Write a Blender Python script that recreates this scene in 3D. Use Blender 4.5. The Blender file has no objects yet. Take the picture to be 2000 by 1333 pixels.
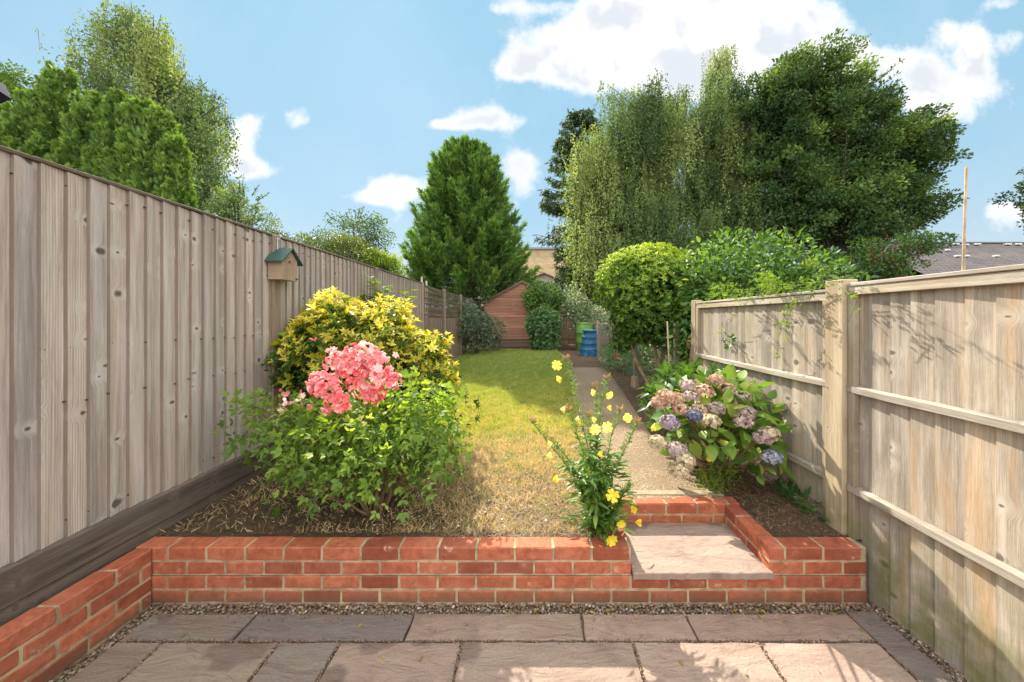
import bpy, math, random
import numpy as np
from mathutils import Vector, Matrix
rng = np.random.default_rng(7)
random.seed(7)
F, CX, CY, EYE = 667.0, 1040.0, 622.0, 1.65
def wx(x, d): return (x - CX) * d / F          # photo column -> metres right, at distance d
def wz(y, d): return EYE - (y - CY) * d / F    # photo row -> height, at distance d

scene = bpy.context.scene
COL = scene.collection

# ------------------------------------------------------------------ object helpers
def tag(o, label=None, cat=None, group=None, kind=None):
    if label: o['label'] = label
    if cat: o['category'] = cat
    if group: o['group'] = group
    if kind: o['kind'] = kind
    return o
def thing(name, label, cat, loc=(0, 0, 0), group=None):
    o = bpy.data.objects.new(name, None)
    o.empty_display_size = 0.1
    COL.objects.link(o); o.location = loc
    return tag(o, label, cat, group)
def link(name, me, mat, parent=None):
    o = bpy.data.objects.new(name, me)
    COL.objects.link(o)
    if mat:
        for m in (mat if isinstance(mat, (list, tuple)) else [mat]): me.materials.append(m)
    if parent is not None:
        o.parent = parent
        off = Vector((0, 0, 0)); q = parent
        while q is not None: off += Vector(q.location); q = q.parent
        o.location = -off
    return o

class MB:
    def __init__(s): s.v = []; s.f = []; s.a = []; s.sm = []
    def add(s, vs, fs, var=0.5, smooth=False):
        b = len(s.v)
        s.v += [tuple(p) for p in vs]
        s.f += [tuple(i + b for i in f) for f in fs]
        s.a += [var] * len(vs)
        s.sm += [smooth] * len(fs)
    def box(s, c, d, rot=None, ch=0.0, var=0.5, jit=0.0):
        hx, hy, hz = d[0] / 2, d[1] / 2, d[2] / 2
        if ch <= 0:
            vs = [Vector((x * hx, y * hy, z * hz)) for z in (-1, 1) for y in (-1, 1) for x in (-1, 1)]
            fs = [(0, 2, 3, 1), (4, 5, 7, 6), (0, 1, 5, 4), (2, 6, 7, 3), (0, 4, 6, 2), (1, 3, 7, 5)]
        else:
            vs = []; idx = {}
            for sx in (-1, 1):
                for sy in (-1, 1):
                    for sz in (-1, 1):
                        for ax in range(3):
                            k = [hx - ch, hy - ch, hz - ch]
                            full = [hx, hy, hz]; k[ax] = full[ax]
                            idx[(sx, sy, sz, ax)] = len(vs)
                            vs.append(Vector((sx * k[0], sy * k[1], sz * k[2])))
            fs = []
            S = (-1, 1)
            for ax in range(3):
                o1, o2 = [(1, 2), (2, 0), (0, 1)][ax]
                for sg in S:
                    q = []
                    for a, b in ((-1, -1), (1, -1), (1, 1), (-1, 1)):
                        t = [0, 0, 0]; t[ax] = sg; t[o1] = a; t[o2] = b
                        q.append(idx[(t[0], t[1], t[2], ax)])
                    fs.append(q if sg > 0 else q[::-1])
            for ax in range(3):          # edges parallel to ax
                o1, o2 = [(1, 2), (2, 0), (0, 1)][ax]
                for a in S:
                    for b in S:
                        t0 = [0, 0, 0]; t0[ax] = -1; t0[o1] = a; t0[o2] = b
                        t1 = list(t0); t1[ax] = 1
                        q = [idx[(*t0, o1)], idx[(*t1, o1)], idx[(*t1, o2)], idx[(*t0, o2)]]
                        fs.append(q if a * b < 0 else q[::-1])
            for sx in S:
                for sy in S:
                    for sz in S:
                        q = [idx[(sx, sy, sz, 0)], idx[(sx, sy, sz, 1)], idx[(sx, sy, sz, 2)]]
                        fs.append(q if sx * sy * sz > 0 else q[::-1])
        if jit: vs = [v + Vector([random.uniform(-jit, jit) for _ in range(3)]) for v in vs]
        if rot is not None: vs = [rot @ v for v in vs]
        c = Vector(c)
        s.add([v + c for v in vs], fs, var)
    def tube(s, path, radii, n=8, var=0.5, caps=True, smooth=True):
        path = [Vector(p) for p in path]
        if not hasattr(radii, '__len__'): radii = [radii] * len(path)
        up = Vector((0.123, 0.2, 1)).normalized()
        vs = []; fs = []
        for i, p in enumerate(path):
            t = (path[min(i + 1, len(path) - 1)] - path[max(i - 1, 0)]).normalized()
            a = t.cross(up)
            if a.length < 1e-3: a = t.cross(Vector((1, 0, 0)))
            a.normalize(); b = t.cross(a)
            for k in range(n):
                an = 2 * math.pi * k / n
                vs.append(p + (a * math.cos(an) + b * math.sin(an)) * radii[i])
        for i in range(len(path) - 1):
            for k in range(n):
                k2 = (k + 1) % n
                fs.append((i * n + k, (i + 1) * n + k, (i + 1) * n + k2, i * n + k2))
        if caps:
            fs.append(tuple(range(n)))
            fs.append(tuple((len(path) - 1) * n + k for k in reversed(range(n))))
        s.add(vs, fs, var, smooth)
    def lathe(s, c, prof, n=24, var=0.5, smooth=True, rmod=None):
        vs = []; fs = []
        for r, z in prof:
            for k in range(n):
                an = 2 * math.pi * k / n
                rr = r * (rmod(an, z) if rmod else 1)
                vs.append((c[0] + rr * math.cos(an), c[1] + rr * math.sin(an), c[2] + z))
        for i in range(len(prof) - 1):
            for k in range(n):
                k2 = (k + 1) % n
                fs.append((i * n + k, i * n + k2, (i + 1) * n + k2, (i + 1) * n + k))
        fs.append(tuple(reversed(range(n))))
        fs.append(tuple((len(prof) - 1) * n + k for k in range(n)))
        s.add(vs, fs, var, smooth)
    def slab(s, x0, x1, y0, y1, z0, z1, var=0.5, jit=0.003, step=0.05, ch=0.004):
        pts = []
        def side(ax, ay, bx, by):
            L = math.hypot(bx - ax, by - ay); n = max(2, int(L / step))
            for i in range(n):
                t = i / n
                pts.append((ax + (bx - ax) * t + random.uniform(-jit, jit), ay + (by - ay) * t + random.uniform(-jit, jit)))
        side(x0, y0, x1, y0); side(x1, y0, x1, y1); side(x1, y1, x0, y1); side(x0, y1, x0, y0)
        n = len(pts); cx, cy = (x0 + x1) / 2, (y0 + y1) / 2
        def ins(p, d):
            return (p[0] + (d if p[0] < cx else -d) * (abs(p[0] - cx) > (x1 - x0) / 2 - step), p[1] + (d if p[1] < cy else -d) * (abs(p[1] - cy) > (y1 - y0) / 2 - step))
        vs = [(p[0], p[1], z0) for p in pts] + [(p[0] + random.uniform(-jit, jit) * .5, p[1] + random.uniform(-jit, jit) * .5, z1 - ch) for p in pts]
        vs += [(*ins(p, ch), z1) for p in pts]
        fs = []
        for i in range(n):
            j = (i + 1) % n
            fs.append((i, j, n + j, n + i)); fs.append((n + i, n + j, 2 * n + j, 2 * n + i))
        fs.append(tuple(range(2 * n, 3 * n)))
        fs.append(tuple(reversed(range(n))))
        s.add(vs, fs, var)
    def build(s, name, mat, parent=None):
        me = bpy.data.meshes.new(name)
        me.from_pydata(s.v, [], s.f)
        at = me.attributes.new('var', 'FLOAT', 'POINT')
        at.data.foreach_set('value', np.array(s.a, np.float32))
        me.polygons.foreach_set('use_smooth', np.array(s.sm, bool))
        me.update()
        return link(name, me, mat, parent)

# ------------------------------------------------------------------ scatter system (numpy)
def norm(a): return a / np.maximum(np.linalg.norm(a, axis=-1, keepdims=True), 1e-9)
def orient(d, n):
    d = norm(d); x = norm(np.cross(d, n)); z = np.cross(x, d)
    return np.stack([x, d, z], axis=-1)            # (N,3,3), columns x,y,z
class Tpl:
    def __init__(s, v, f):
        s.v = np.array(v, float); s.f = [tuple(q) for q in f]
def join_tpl(parts):
    v = []; f = []
    for t, M, o in parts:
        b = len(v); vv = t.v @ np.array(M).T + np.array(o)
        v += vv.tolist(); f += [tuple(i + b for i in q) for q in t.f]
    return Tpl(v, f)
def tri_leaf(w=0.5, fold=0.12):
    return Tpl([(0, 0, 0), (w / 2, .45, fold), (0, 1, 0), (-w / 2, .45, fold)], [(0, 1, 2), (0, 2, 3)])
def quad_leaf(w=0.5):
    return Tpl([(0, 0, 0), (w / 2, .45, 0), (0, 1, 0), (-w / 2, .45, 0)], [(0, 1, 2, 3)])
def full_leaf(w=0.5, fold=0.1, curl=0.15, wide=.4):
    h = w / 2
    return Tpl([(0, 0, 0), (h * .85, .25, fold * .8), (0, .28, 0), (-h * .85, .25, fold * .8),
                (h, wide + .1, fold - curl * .3), (0, wide + .12, -curl * .35), (-h, wide + .1, fold - curl * .3),
                (h * .6, .78, fold * .6 - curl * .7), (0, .8, -curl * .75), (-h * .6, .78, fold * .6 - curl * .7), (0, 1, -curl * 1.25)],
               [(0, 1, 2), (0, 2, 3), (2, 1, 4, 5), (3, 2, 5, 6), (5, 4, 7, 8), (6, 5, 8, 9), (8, 7, 10), (9, 8, 10)])
def rotm(ax, ang): return np.array(Matrix.Rotation(ang, 3, ax))
def rosette(leaf, n, tilt=50, size=1.0, twist=0.0, seed=1):
    r = random.Random(seed); ps = []
    for i in range(n):
        a = 2 * math.pi * i / n + r.uniform(-.25, .25)
        M = rotm('Z', a) @ rotm('X', math.radians(tilt + r.uniform(-18, 18))) * (size * r.uniform(.75, 1.1))
        ps.append((leaf, M, (0, 0, r.uniform(-.12, .12))))
    # template grows along +Y: turn Z-up rosette to face +Y
    t = join_tpl(ps); t.v = t.v @ rotm('X', math.radians(-90)).T
    return t
def pinnate(leaf, pairs, leafsize=.45, spread=55):
    ps = [(leaf, np.eye(3) * leafsize, (0, .62, 0))]
    for i in range(pairs):
        y = .15 + .42 * i / max(1, pairs - 1) if pairs > 1 else .3
        for s in (-1, 1):
            ps.append((leaf, rotm('Z', -s * math.radians(spread)) * leafsize * (.85 + .15 * i), (0, y, 0)))
    return join_tpl(ps)
def spray(n=6, w=.09, ln=.42, spread=38, droop=0.0):
    """a flat conifer spray: axis blade with feathered side blades"""
    ps = []
    b = Tpl([(-w * .4, 0, 0), (w * .4, 0, 0), (0, 1, 0)], [(0, 1, 2)])
    ps.append((b, np.eye(3), (0, 0, 0)))
    for i in range(n):
        y = .08 + .8 * i / n
        L = ln * (1 - .65 * i / n)
        for s in (-1, 1):
            M = rotm('Z', -s * math.radians(spread)) @ rotm('Y', s * .5)
            M = M @ np.diag([.9, L, 1])
            ps.append((b, M, (0, y, -droop * y * y)))
    return join_tpl(ps)
def scatter(name, tpl, P, R, S, mat, parent=None, var=None):
    """instances of one or more templates baked into one mesh"""
    tpls = tpl if isinstance(tpl, list) else [tpl]
    N = len(P); which = rng.integers(0, len(tpls), N) if len(tpls) > 1 else np.zeros(N, int)
    if var is None: var = rng.random(N)
    S = np.asarray(S, float)
    if S.ndim == 0: S = np.full(N, float(S))
    VV = []; LL = []; LS = []; AA = []; base = 0; lbase = 0
    for k, t in enumerate(tpls):
        m = which == k; n = int(m.sum())
        if n == 0: continue
        V = np.einsum('nij,kj->nki', R[m] * S[m][:, None, None], t.v) + P[m][:, None, :]
        K = len(t.v)
        VV.append(V.reshape(-1, 3)); AA.append(np.repeat(var[m], K))
        lp = np.concatenate([np.array(f) for f in t.f]); ln = np.array([len(f) for f in t.f])
        LL.append((lp[None, :] + (np.arange(n) * K)[:, None] + base).reshape(-1))
        st = np.concatenate([[0], np.cumsum(ln)[:-1]])
        LS.append((st[None, :] + (np.arange(n) * ln.sum())[:, None] + lbase).reshape(-1))
        base += n * K; lbase += n * int(ln.sum())
    VV = np.concatenate(VV); LL = np.concatenate(LL); LS = np.concatenate(LS); AA = np.concatenate(AA)
    me = bpy.data.meshes.new(name)
    me.vertices.add(len(VV)); me.vertices.foreach_set('co', VV.astype(np.float32).ravel())
    me.loops.add(len(LL)); me.loops.foreach_set('vertex_index', LL.astype(np.int32))
    me.polygons.add(len(LS)); me.polygons.foreach_set('loop_start', LS.astype(np.int32))
    at = me.attributes.new('var', 'FLOAT', 'POINT'); at.data.foreach_set('value', AA.astype(np.float32))
    me.update(calc_edges=True)
    return link(name, me, mat, parent)
def rdir(n): return norm(rng.normal(size=(n, 3)))
UP = np.array([0, 0, 1.0])

def shrub_pts(c, r, n, lumps=26, amp=.22, k=14, shell=(.72, 1.04), inner=.25, zmin=-.75, seed=0):
    """points and outward directions in a lumpy ellipsoid"""
    g = np.random.default_rng(seed)
    bd = norm(g.normal(size=(lumps, 3))); ba = g.uniform(-.3, 1, lumps) * amp
    d = norm(g.normal(size=(int(n * 1.7), 3))); d = d[d[:, 2] > zmin][:n]
    dots = d @ bd.T
    rad = 1 + (np.exp((dots - 1) * k) * ba).sum(1)
    u = g.uniform(shell[0], shell[1], len(d))
    inn = g.random(len(d)) < inner
    u[inn] = g.uniform(.3, shell[0], inn.sum())
    p = d * (rad * u)[:, None] * np.array(r) + np.array(c)
    o = norm(d / np.array(r))
    return p, o, u
def leaf_R(o, jit=.6, up=.35, flat=.5):
    """leaf axis roughly outward, leaf normal roughly up/outward"""
    n = len(o)
    ax = norm(o + UP * up + rng.normal(size=(n, 3)) * jit)
    nm = norm(o * .6 + UP * flat + rng.normal(size=(n, 3)) * .45)
    return orient(ax, nm)

# ------------------------------------------------------------------ materials
def new_mat(name):
    m = bpy.data.materials.new(name); m.use_nodes = True
    nt = m.node_tree; nt.nodes.clear()
    return m, nt
class NT:
    def __init__(s, nt): s.nt = nt
    def n(s, t, **kw):
        o = s.nt.nodes.new(t)
        for k, v in kw.items():
            if k.startswith('i_'):
                key = k[2:]; key = int(key) if key.isdigit() else key.replace('_', ' ')
                s.set(o.inputs[key], v)
            else: setattr(o, k, v)
        return o
    def set(s, sock, v):
        if isinstance(v, bpy.types.NodeSocket): s.nt.links.new(v, sock)
        elif isinstance(v, (tuple, list)) and sock.type == 'RGBA' and len(v) == 3: sock.default_value = (*v, 1)
        else: sock.default_value = v
    def math(s, op, a, b=0.0, clamp=False):
        o = s.n('ShaderNodeMath', operation=op, use_clamp=clamp); s.set(o.inputs[0], a); s.set(o.inputs[1], b); return o.outputs[0]
    def vmath(s, op, a, b=None):
        o = s.n('ShaderNodeVectorMath', operation=op); s.set(o.inputs[0], a)
        if b is not None: s.set(o.inputs[1], b)
        return o.outputs[0]
    def mix(s, f, a, b, blend='MIX'):
        o = s.n('ShaderNodeMix', data_type='RGBA', blend_type=blend); s.set(o.inputs[0], f)
        s.set(o.inputs[6], a); s.set(o.inputs[7], b); return o.outputs[2]
    def ramp(s, f, stops, interp='LINEAR'):
        o = s.n('ShaderNodeValToRGB'); s.set(o.inputs[0], f); cr = o.color_ramp; cr.interpolation = interp
        while len(cr.elements) < len(stops): cr.elements.new(.5)
        for e, (p, c) in zip(cr.elements, stops):
            e.position = p; e.color = (*c, 1) if hasattr(c, '__len__') else (c, c, c, 1)
        return o.outputs[0]
    def noise(s, vec, scale, detail=4, rough=.55, dist=0.0):
        o = s.n('ShaderNodeTexNoise'); s.set(o.inputs['Vector'], vec); s.set(o.inputs['Scale'], scale)
        s.set(o.inputs['Detail'], detail); s.set(o.inputs['Roughness'], rough); s.set(o.inputs['Distortion'], dist); return o.outputs[0]
    def maprange(s, v, a, b, c=0.0, d=1.0, smooth=False):
        o = s.n('ShaderNodeMapRange'); o.interpolation_type = 'SMOOTHSTEP' if smooth else 'LINEAR'
        s.set(o.inputs[0], v); s.set(o.inputs[1], a); s.set(o.inputs[2], b); s.set(o.inputs[3], c); s.set(o.inputs[4], d); return o.outputs[0]
    def pos(s): return s.n('ShaderNodeNewGeometry').outputs['Position']
    def var(s): return s.n('ShaderNodeAttribute', attribute_name='var').outputs['Fac']
    def sep(s, v):
        o = s.n('ShaderNodeSeparateXYZ'); s.set(o.inputs[0], v); return o.outputs
    def comb(s, x, y, z):
        o = s.n('ShaderNodeCombineXYZ'); s.set(o.inputs[0], x); s.set(o.inputs[1], y); s.set(o.inputs[2], z); return o.outputs[0]
    def bump(s, h, st, d=.01):
        o = s.n('ShaderNodeBump'); s.set(o.inputs['Height'], h); s.set(o.inputs['Strength'], st); s.set(o.inputs['Distance'], d); return o.outputs[0]
    def out(s, sh): s.nt.links.new(sh, s.n('ShaderNodeOutputMaterial').inputs[0])
    def pbr(s, col, rough=.8, normal=None, spec=.3, metal=0.0):
        o = s.n('ShaderNodeBsdfPrincipled'); s.set(o.inputs['Base Color'], col); s.set(o.inputs['Roughness'], rough)
        s.set(o.inputs['Specular IOR Level'], spec); s.set(o.inputs['Metallic'], metal)
        if normal is not None: s.set(o.inputs['Normal'], normal)
        return o.outputs[0]

def leaf_mat(name, stops, trans=.4, tcol=None, rough=.5, spec=.35, tint=None, gain=1.0):
    """stops: colours along the per-leaf value"""
    m, nt = new_mat(name); N = NT(nt)
    stops = [tuple(min(.9, q * gain) for q in c) for c in stops]
    v = N.var()
    col = N.ramp(v, [(i / (len(stops) - 1), c) for i, c in enumerate(stops)])
    nz = N.noise(N.pos(), 2.2, 2)
    col = N.mix(N.maprange(nz, .35, .65, 0, .35), col, tint or tuple(c * .75 for c in stops[0]))
    p = N.pbr(col, rough, None, spec)
    t = N.n('ShaderNodeBsdfTranslucent')
    tc = N.mix(1.0, col, tcol or (1.7, 1.6, .55), 'MULTIPLY')
    N.set(t.inputs[0], tc)
    mx = N.n('ShaderNodeMixShader'); mx.inputs[0].default_value = trans
    nt.links.new(p, mx.inputs[1]); nt.links.new(t.outputs[0], mx.inputs[2])
    N.out(mx.outputs[0]); return m
def plain(name, col, rough=.7, spec=.3, nscale=8, namt=.25, bump=.0, metal=0.0):
    m, nt = new_mat(name); N = NT(nt)
    nz = N.noise(N.pos(), nscale, 5)
    c = N.mix(N.maprange(nz, .3, .7), tuple(x * (1 - namt) for x in col), tuple(min(1, x * (1 + namt)) for x in col))
    c = N.mix(N.math('MULTIPLY', N.var(), namt), c, tuple(x * .6 for x in col))
    nm = N.bump(N.noise(N.pos(), nscale * 6, 4), bump, .005) if bump else None
    N.out(N.pbr(c, rough, nm, spec, metal)); return m

def wood_mat(name, light, mid, dark, axis='Y', grain=1.0, knots=1.0, moss=None, horizontal=False, corduroy=0.0, stain=.3, edge=None):
    """weathered sawn timber; grain runs vertically unless horizontal"""
    m, nt = new_mat(name); N = NT(nt)
    X, Y, Z = N.sep(N.pos())
    across, along = (Y if axis == 'Y' else X), Z
    if horizontal: across, along = Z, (Y if axis == 'Y' else X)
    v = N.var()
    off = N.math('MULTIPLY', v, 37.0)
    # knots
    kc = N.comb(N.math('MULTIPLY', N.math('ADD', across, off), 5.0), N.math('MULTIPLY', N.math('ADD', along, off), 7.5), off)
    vo = N.n('ShaderNodeTexVoronoi', feature='F1', distance='EUCLIDEAN', voronoi_dimensions='2D'); N.set(vo.inputs['Vector'], kc); vo.inputs['Scale'].default_value = 1; vo.inputs['Randomness'].default_value = .9
    kd = vo.outputs['Distance']; kr = N.sep(vo.outputs['Color'])[0]
    gate = N.math('GREATER_THAN', kr, .74); kscale = N.maprange(N.sep(vo.outputs['Color'])[1], 0, 1, .6, 1.9)
    near = N.math('MULTIPLY', N.maprange(kd, .45, .0, 0, 1, True), gate)
    # grain
    warp = N.math('MULTIPLY', near, .035)
    wz_ = N.noise(N.comb(N.math('MULTIPLY', across, 6), N.math('MULTIPLY', along, 1.2), off), 1.0, 3)
    ac = N.math('ADD', N.math('ADD', across, warp), N.math('MULTIPLY', wz_, .022))
    g1 = N.noise(N.comb(N.math('MULTIPLY', ac, 130 * grain), N.math('MULTIPLY', along, 2.5), off), 1.0, 5, .6)
    g2 = N.noise(N.comb(N.math('MULTIPLY', ac, 22 * grain), N.math('MULTIPLY', along, .9), off), 1.0, 4, .6)
    st = N.noise(N.comb(N.math('MULTIPLY', across, 5), N.math('MULTIPLY', along, 2.2), off), 1.0, 5, .65)
    g = N.math('ADD', N.math('MULTIPLY', g1, .5), N.math('MULTIPLY', g2, .5))
    col = N.ramp(g, [(.34, dark), (.46, mid), (.57, light), (.75, tuple(min(1, c * 1.15) for c in light))])
    col = N.mix(N.maprange(st, .35, .68, 0, stain), col, tuple(c * .8 for c in mid))
    st2 = N.noise(N.comb(N.math('MULTIPLY', across, 9), N.math('MULTIPLY', along, .8), N.math('ADD', off, 9.0)), 1.0, 3, .6)
    col = N.mix(N.maprange(st2, .52, .72, 0, stain * 1.2), col, (light[0] * .82, light[1] * .66, light[2] * .48))
    fine = N.noise(N.comb(N.math('MULTIPLY', ac, 420 * grain), N.math('MULTIPLY', along, 14), off), 1.0, 3, .7)
    col = N.mix(N.maprange(fine, .54, .70, 0, .5), col, dark)
    col = N.mix(N.maprange(fine, .44, .32, 0, .3), col, tuple(min(1, c * 1.25) for c in light))
    bl = N.noise(N.comb(N.math('MULTIPLY', across, 16), N.math('MULTIPLY', along, .7), N.math('ADD', off, 4.0)), 1.0, 4, .65)
    col = N.mix(N.maprange(bl, .50, .30, 0, .55), col, tuple(c * .55 for c in mid)); col = N.mix(N.maprange(bl, .52, .72, 0, .6), col, tuple(min(1, c * 1.25) for c in light))
    hs = N.mix(v, (.80, .79, .80), (1.14, 1.10, 1.03))
    col = N.mix(1.0, col, hs, 'MULTIPLY')
    h = g
    if corduroy:
        w = N.n('ShaderNodeTexWave', wave_type='BANDS', bands_direction='X'); N.set(w.inputs['Vector'], N.comb(ac, 0.0, 0.0)); w.inputs['Scale'].default_value = 26; w.inputs['Distortion'].default_value = 0
        cm = N.math('MULTIPLY', N.maprange(v, .35, .7), corduroy)
        col = N.mix(N.math('MULTIPLY', N.maprange(w.outputs['Fac'], .1, .7, .55, 0), cm), col, dark)
    # knots colour
    wob = N.math('ADD', N.math('MULTIPLY', kd, kscale), N.math('MULTIPLY', N.math('SUBTRACT', g2, .5), .30))
    kdark = N.math('MULTIPLY', N.maprange(wob, .13, .04, 0, .85, True), gate)
    khalo = N.math('MULTIPLY', near, .4)
    col = N.mix(N.math('MULTIPLY', khalo, knots), col, tuple(min(1, c * 1.15) for c in light))
    col = N.mix(N.math('MULTIPLY', kdark, knots), col, (.055, .04, .03))
    if edge:
        tn = N.sep(N.n('ShaderNodeNewGeometry').outputs['True Normal'])[1]
        col = N.mix(N.math('MULTIPLY', N.math('LESS_THAN', tn, -.7), .8), col, edge)
    if moss:
        zz = Z; mn = N.noise(N.pos(), 7, 5)
        mf = N.math('MULTIPLY', N.maprange(zz, moss[1], moss[0], 0, 1, True), N.maprange(mn, .38, .62))
        col = N.mix(N.math('MULTIPLY', mf, .75), col, (.13, .14, .035))
    nm = N.bump(N.math('ADD', h, N.math('MULTIPLY', g1, .5)), .45, .003)
    N.out(N.pbr(col, .85, nm, .2)); return m

def brick_mat():
    m, nt = new_mat('red_brick'); N = NT(nt)
    P = N.pos(); v = N.var()
    col = N.ramp(v, [(0, (.24, .064, .032)), (.3, (.38, .108, .050)), (.65, (.47, .150, .072)), (.85, (.40, .11, .06)), (1, (.28, .082, .048))])
    off = N.comb(N.math('MULTIPLY', v, 20), 0.0, 0.0)
    PV = N.vmath('ADD', P, off)
    n1 = N.noise(PV, 30, 6, .65); n2 = N.noise(PV, 7, 4)
    col = N.mix(N.maprange(n1, .38, .66, 0, .6), col, (.17, .042, .024))
    col = N.mix(N.maprange(n2, .5, .75, 0, .5), col, (.48, .19, .11))
    sp = N.noise(PV, 160, 2)
    col = N.mix(N.maprange(sp, .68, .74, 0, .8), col, (.06, .03, .02))
    ef = N.noise(PV, 14, 5, .7)
    col = N.mix(N.maprange(ef, .62, .74, 0, .6), col, (.62, .48, .40))
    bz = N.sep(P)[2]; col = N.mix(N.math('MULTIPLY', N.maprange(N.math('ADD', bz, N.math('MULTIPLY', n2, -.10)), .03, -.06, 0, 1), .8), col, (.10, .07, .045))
    nm = N.bump(N.math('ADD', N.noise(PV, 220, 3), N.math('MULTIPLY', N.noise(PV, 40, 4), 1.2)), .5, .003)
    N.out(N.pbr(col, .82, nm, .25)); return m
def mortar_mat(name='mortar', c1=(.40, .31, .18), c2=(.22, .165, .095)):
    m, nt = new_mat(name); N = NT(nt); P = N.pos()
    col = N.mix(N.maprange(N.noise(P, 12, 5), .42, .58), c1, c2)
    col = N.mix(N.maprange(N.noise(P, 300, 2), .4, .7, 0, .4), col, (.62, .52, .36))
    N.out(N.pbr(col, .95, N.bump(N.noise(P, 180, 4), .6, .004), .1)); return m
def stone_mat(name, stops):
    m, nt = new_mat(name); N = NT(nt); P = N.pos(); v = N.var()
    X, Y, Z = N.sep(P); off = N.math('MULTIPLY', v, 41.0)
    col = N.ramp(v, [(i / (len(stops) - 1), c) for i, c in enumerate(stops)])
    q = N.comb(N.math('ADD', N.math('MULTIPLY', X, 1.0), off), N.math('MULTIPLY', Y, 3.0), off)
    n1 = N.noise(q, 1.8, 6, .6, 1.2); n2 = N.noise(N.comb(X, Y, off), 7, 6, .7); n3 = N.noise(N.comb(X, Y, off), 90, 3)
    col = N.mix(N.maprange(n1, .40, .66, 0, .6), col, (.20, .130, .100))
    col = N.mix(N.maprange(n1, .46, .28, 0, .55), col, (.25, .205, .15))
    col = N.mix(N.maprange(n2, .55, .75, 0, .5), col, (.085, .06, .05))
    col = N.mix(N.maprange(n3, .6, .72, 0, .35), col, (.12, .09, .08))
    stn = N.noise(N.comb(X, Y, N.math('ADD', off, 3.0)), 2.7, 3, .5)
    col = N.mix(N.maprange(stn, .60, .64, 0, .5), col, (.085, .058, .052))
    h = N.math('ADD', N.noise(q, 4, 7, .6, .6), N.math('MULTIPLY', n3, .15))
    N.out(N.pbr(col, N.maprange(n2, .3, .7, .55, .8), N.bump(h, .9, .03), .3)); return m

M = {}
M['fence_left'] = wood_mat('weathered_fence_wood', (.62, .55, .49), (.49, .41, .35), (.26, .205, .165), edge=(.17, .13, .098), corduroy=.8, knots=1.0, stain=.35)
M['fence_far'] = wood_mat('grey_fence_wood', (.42, .37, .31), (.32, .28, .23), (.18, .15, .12), knots=.5, edge=(.14, .09, .055))
M['fence_right'] = wood_mat('sun_bleached_fence_wood', (.50, .44, .37), (.355, .30, .24), (.15, .115, .085), knots=.9, moss=(.05, .75), stain=1.1)
M['rail'] = wood_mat('bleached_rail_wood', (.47, .43, .36), (.33, .29, .24), (.13, .11, .09), knots=.7, horizontal=True, stain=.9)
M['frame'] = wood_mat('panel_frame_wood', (.42, .36, .28), (.32, .26, .19), (.17, .13, .09), knots=.4, moss=(.2, .7), stain=.8)
M['post'] = wood_mat('post_wood', (.44, .36, .25), (.36, .285, .19), (.21, .155, .10), knots=.5, moss=(.2, .8), stain=.4)
M['post_left'] = wood_mat('post_wood_grey', (.36, .29, .22), (.28, .22, .16), (.16, .12, .09), knots=.8)
M['board'] = wood_mat('gravel_board_wood', (.19, .15, .115), (.125, .098, .075), (.055, .042, .032), knots=.6, horizontal=True, grain=.5)
M['brick'] = brick_mat(); M['mortar'] = mortar_mat()
M['stone'] = stone_mat('sandstone_slab', [(.165, .145, .120), (.225, .180, .135), (.265, .190, .145), (.34, .25, .195), (.125, .115, .105)])
M['joint'] = mortar_mat('sandy_joint', (.20, .16, .10), (.10, .08, .05))

# ------------------------------------------------------------------ ground
def gz(x, y):
    t = np.clip((np.asarray(y, float) - 2.3) / 7.0, 0, 1); t = t * t * (3 - 2 * t)
    return .297 + .125 * t
def build_ground():
    xs = np.unique(np.concatenate([[.53, 1.42], np.linspace(-140, -6, 12), np.linspace(-6, 6, 121), np.linspace(6, 140, 12)]))
    ys = np.unique(np.concatenate([[2.50], np.linspace(2.07, 4, 50), np.linspace(4, 16, 80), np.linspace(16, 400, 20)]))
    X, Y = np.meshgrid(xs, ys)
    Z = gz(X, Y) + rng.normal(size=X.shape) * .004 * (np.abs(X) < 6) * (Y < 16)
    v = np.stack([X.ravel(), Y.ravel(), Z.ravel()], 1)
    nx = len(xs); f = [(j * nx + i, j * nx + i + 1, (j + 1) * nx + i + 1, (j + 1) * nx + i) for j in range(len(ys) - 1) for i in range(nx - 1) if not (.53 <= (xs[i] + xs[i + 1]) / 2 <= 1.42 and (ys[j] + ys[j + 1]) / 2 < 2.50)]
    me = bpy.data.meshes.new('garden_soil'); me.from_pydata(v.tolist(), [], f)
    m, nt = new_mat('garden_soil_material'); N = NT(nt); P = N.pos()
    n1 = N.noise(P, 2.2, 6, .6); n2 = N.noise(P, 38, 6, .7); n3 = N.noise(P, 220, 3)
    col = N.ramp(n2, [(.3, (.035, .022, .014)), (.5, (.085, .056, .035)), (.7, (.16, .11, .07))])
    col = N.mix(N.maprange(n1, .4, .65, 0, .5), col, (.15, .10, .06))
    col = N.mix(N.maprange(n3, .62, .72, 0, .7), col, (.42, .34, .24))
    N.out(N.pbr(col, .95, N.bump(N.math('ADD', n2, N.math('MULTIPLY', n3, .3)), 1.0, .03), .15))
    o = link('garden_soil', me, m); tag(o, kind='structure')
    mb = MB(); mb.add([(-60, -40, -.035), (60, -40, -.035), (60, 2.2, -.035), (-60, 2.2, -.035)], [(0, 1, 2, 3)])
    tag(mb.build('ground', M['joint']), kind='structure')
build_ground()

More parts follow.
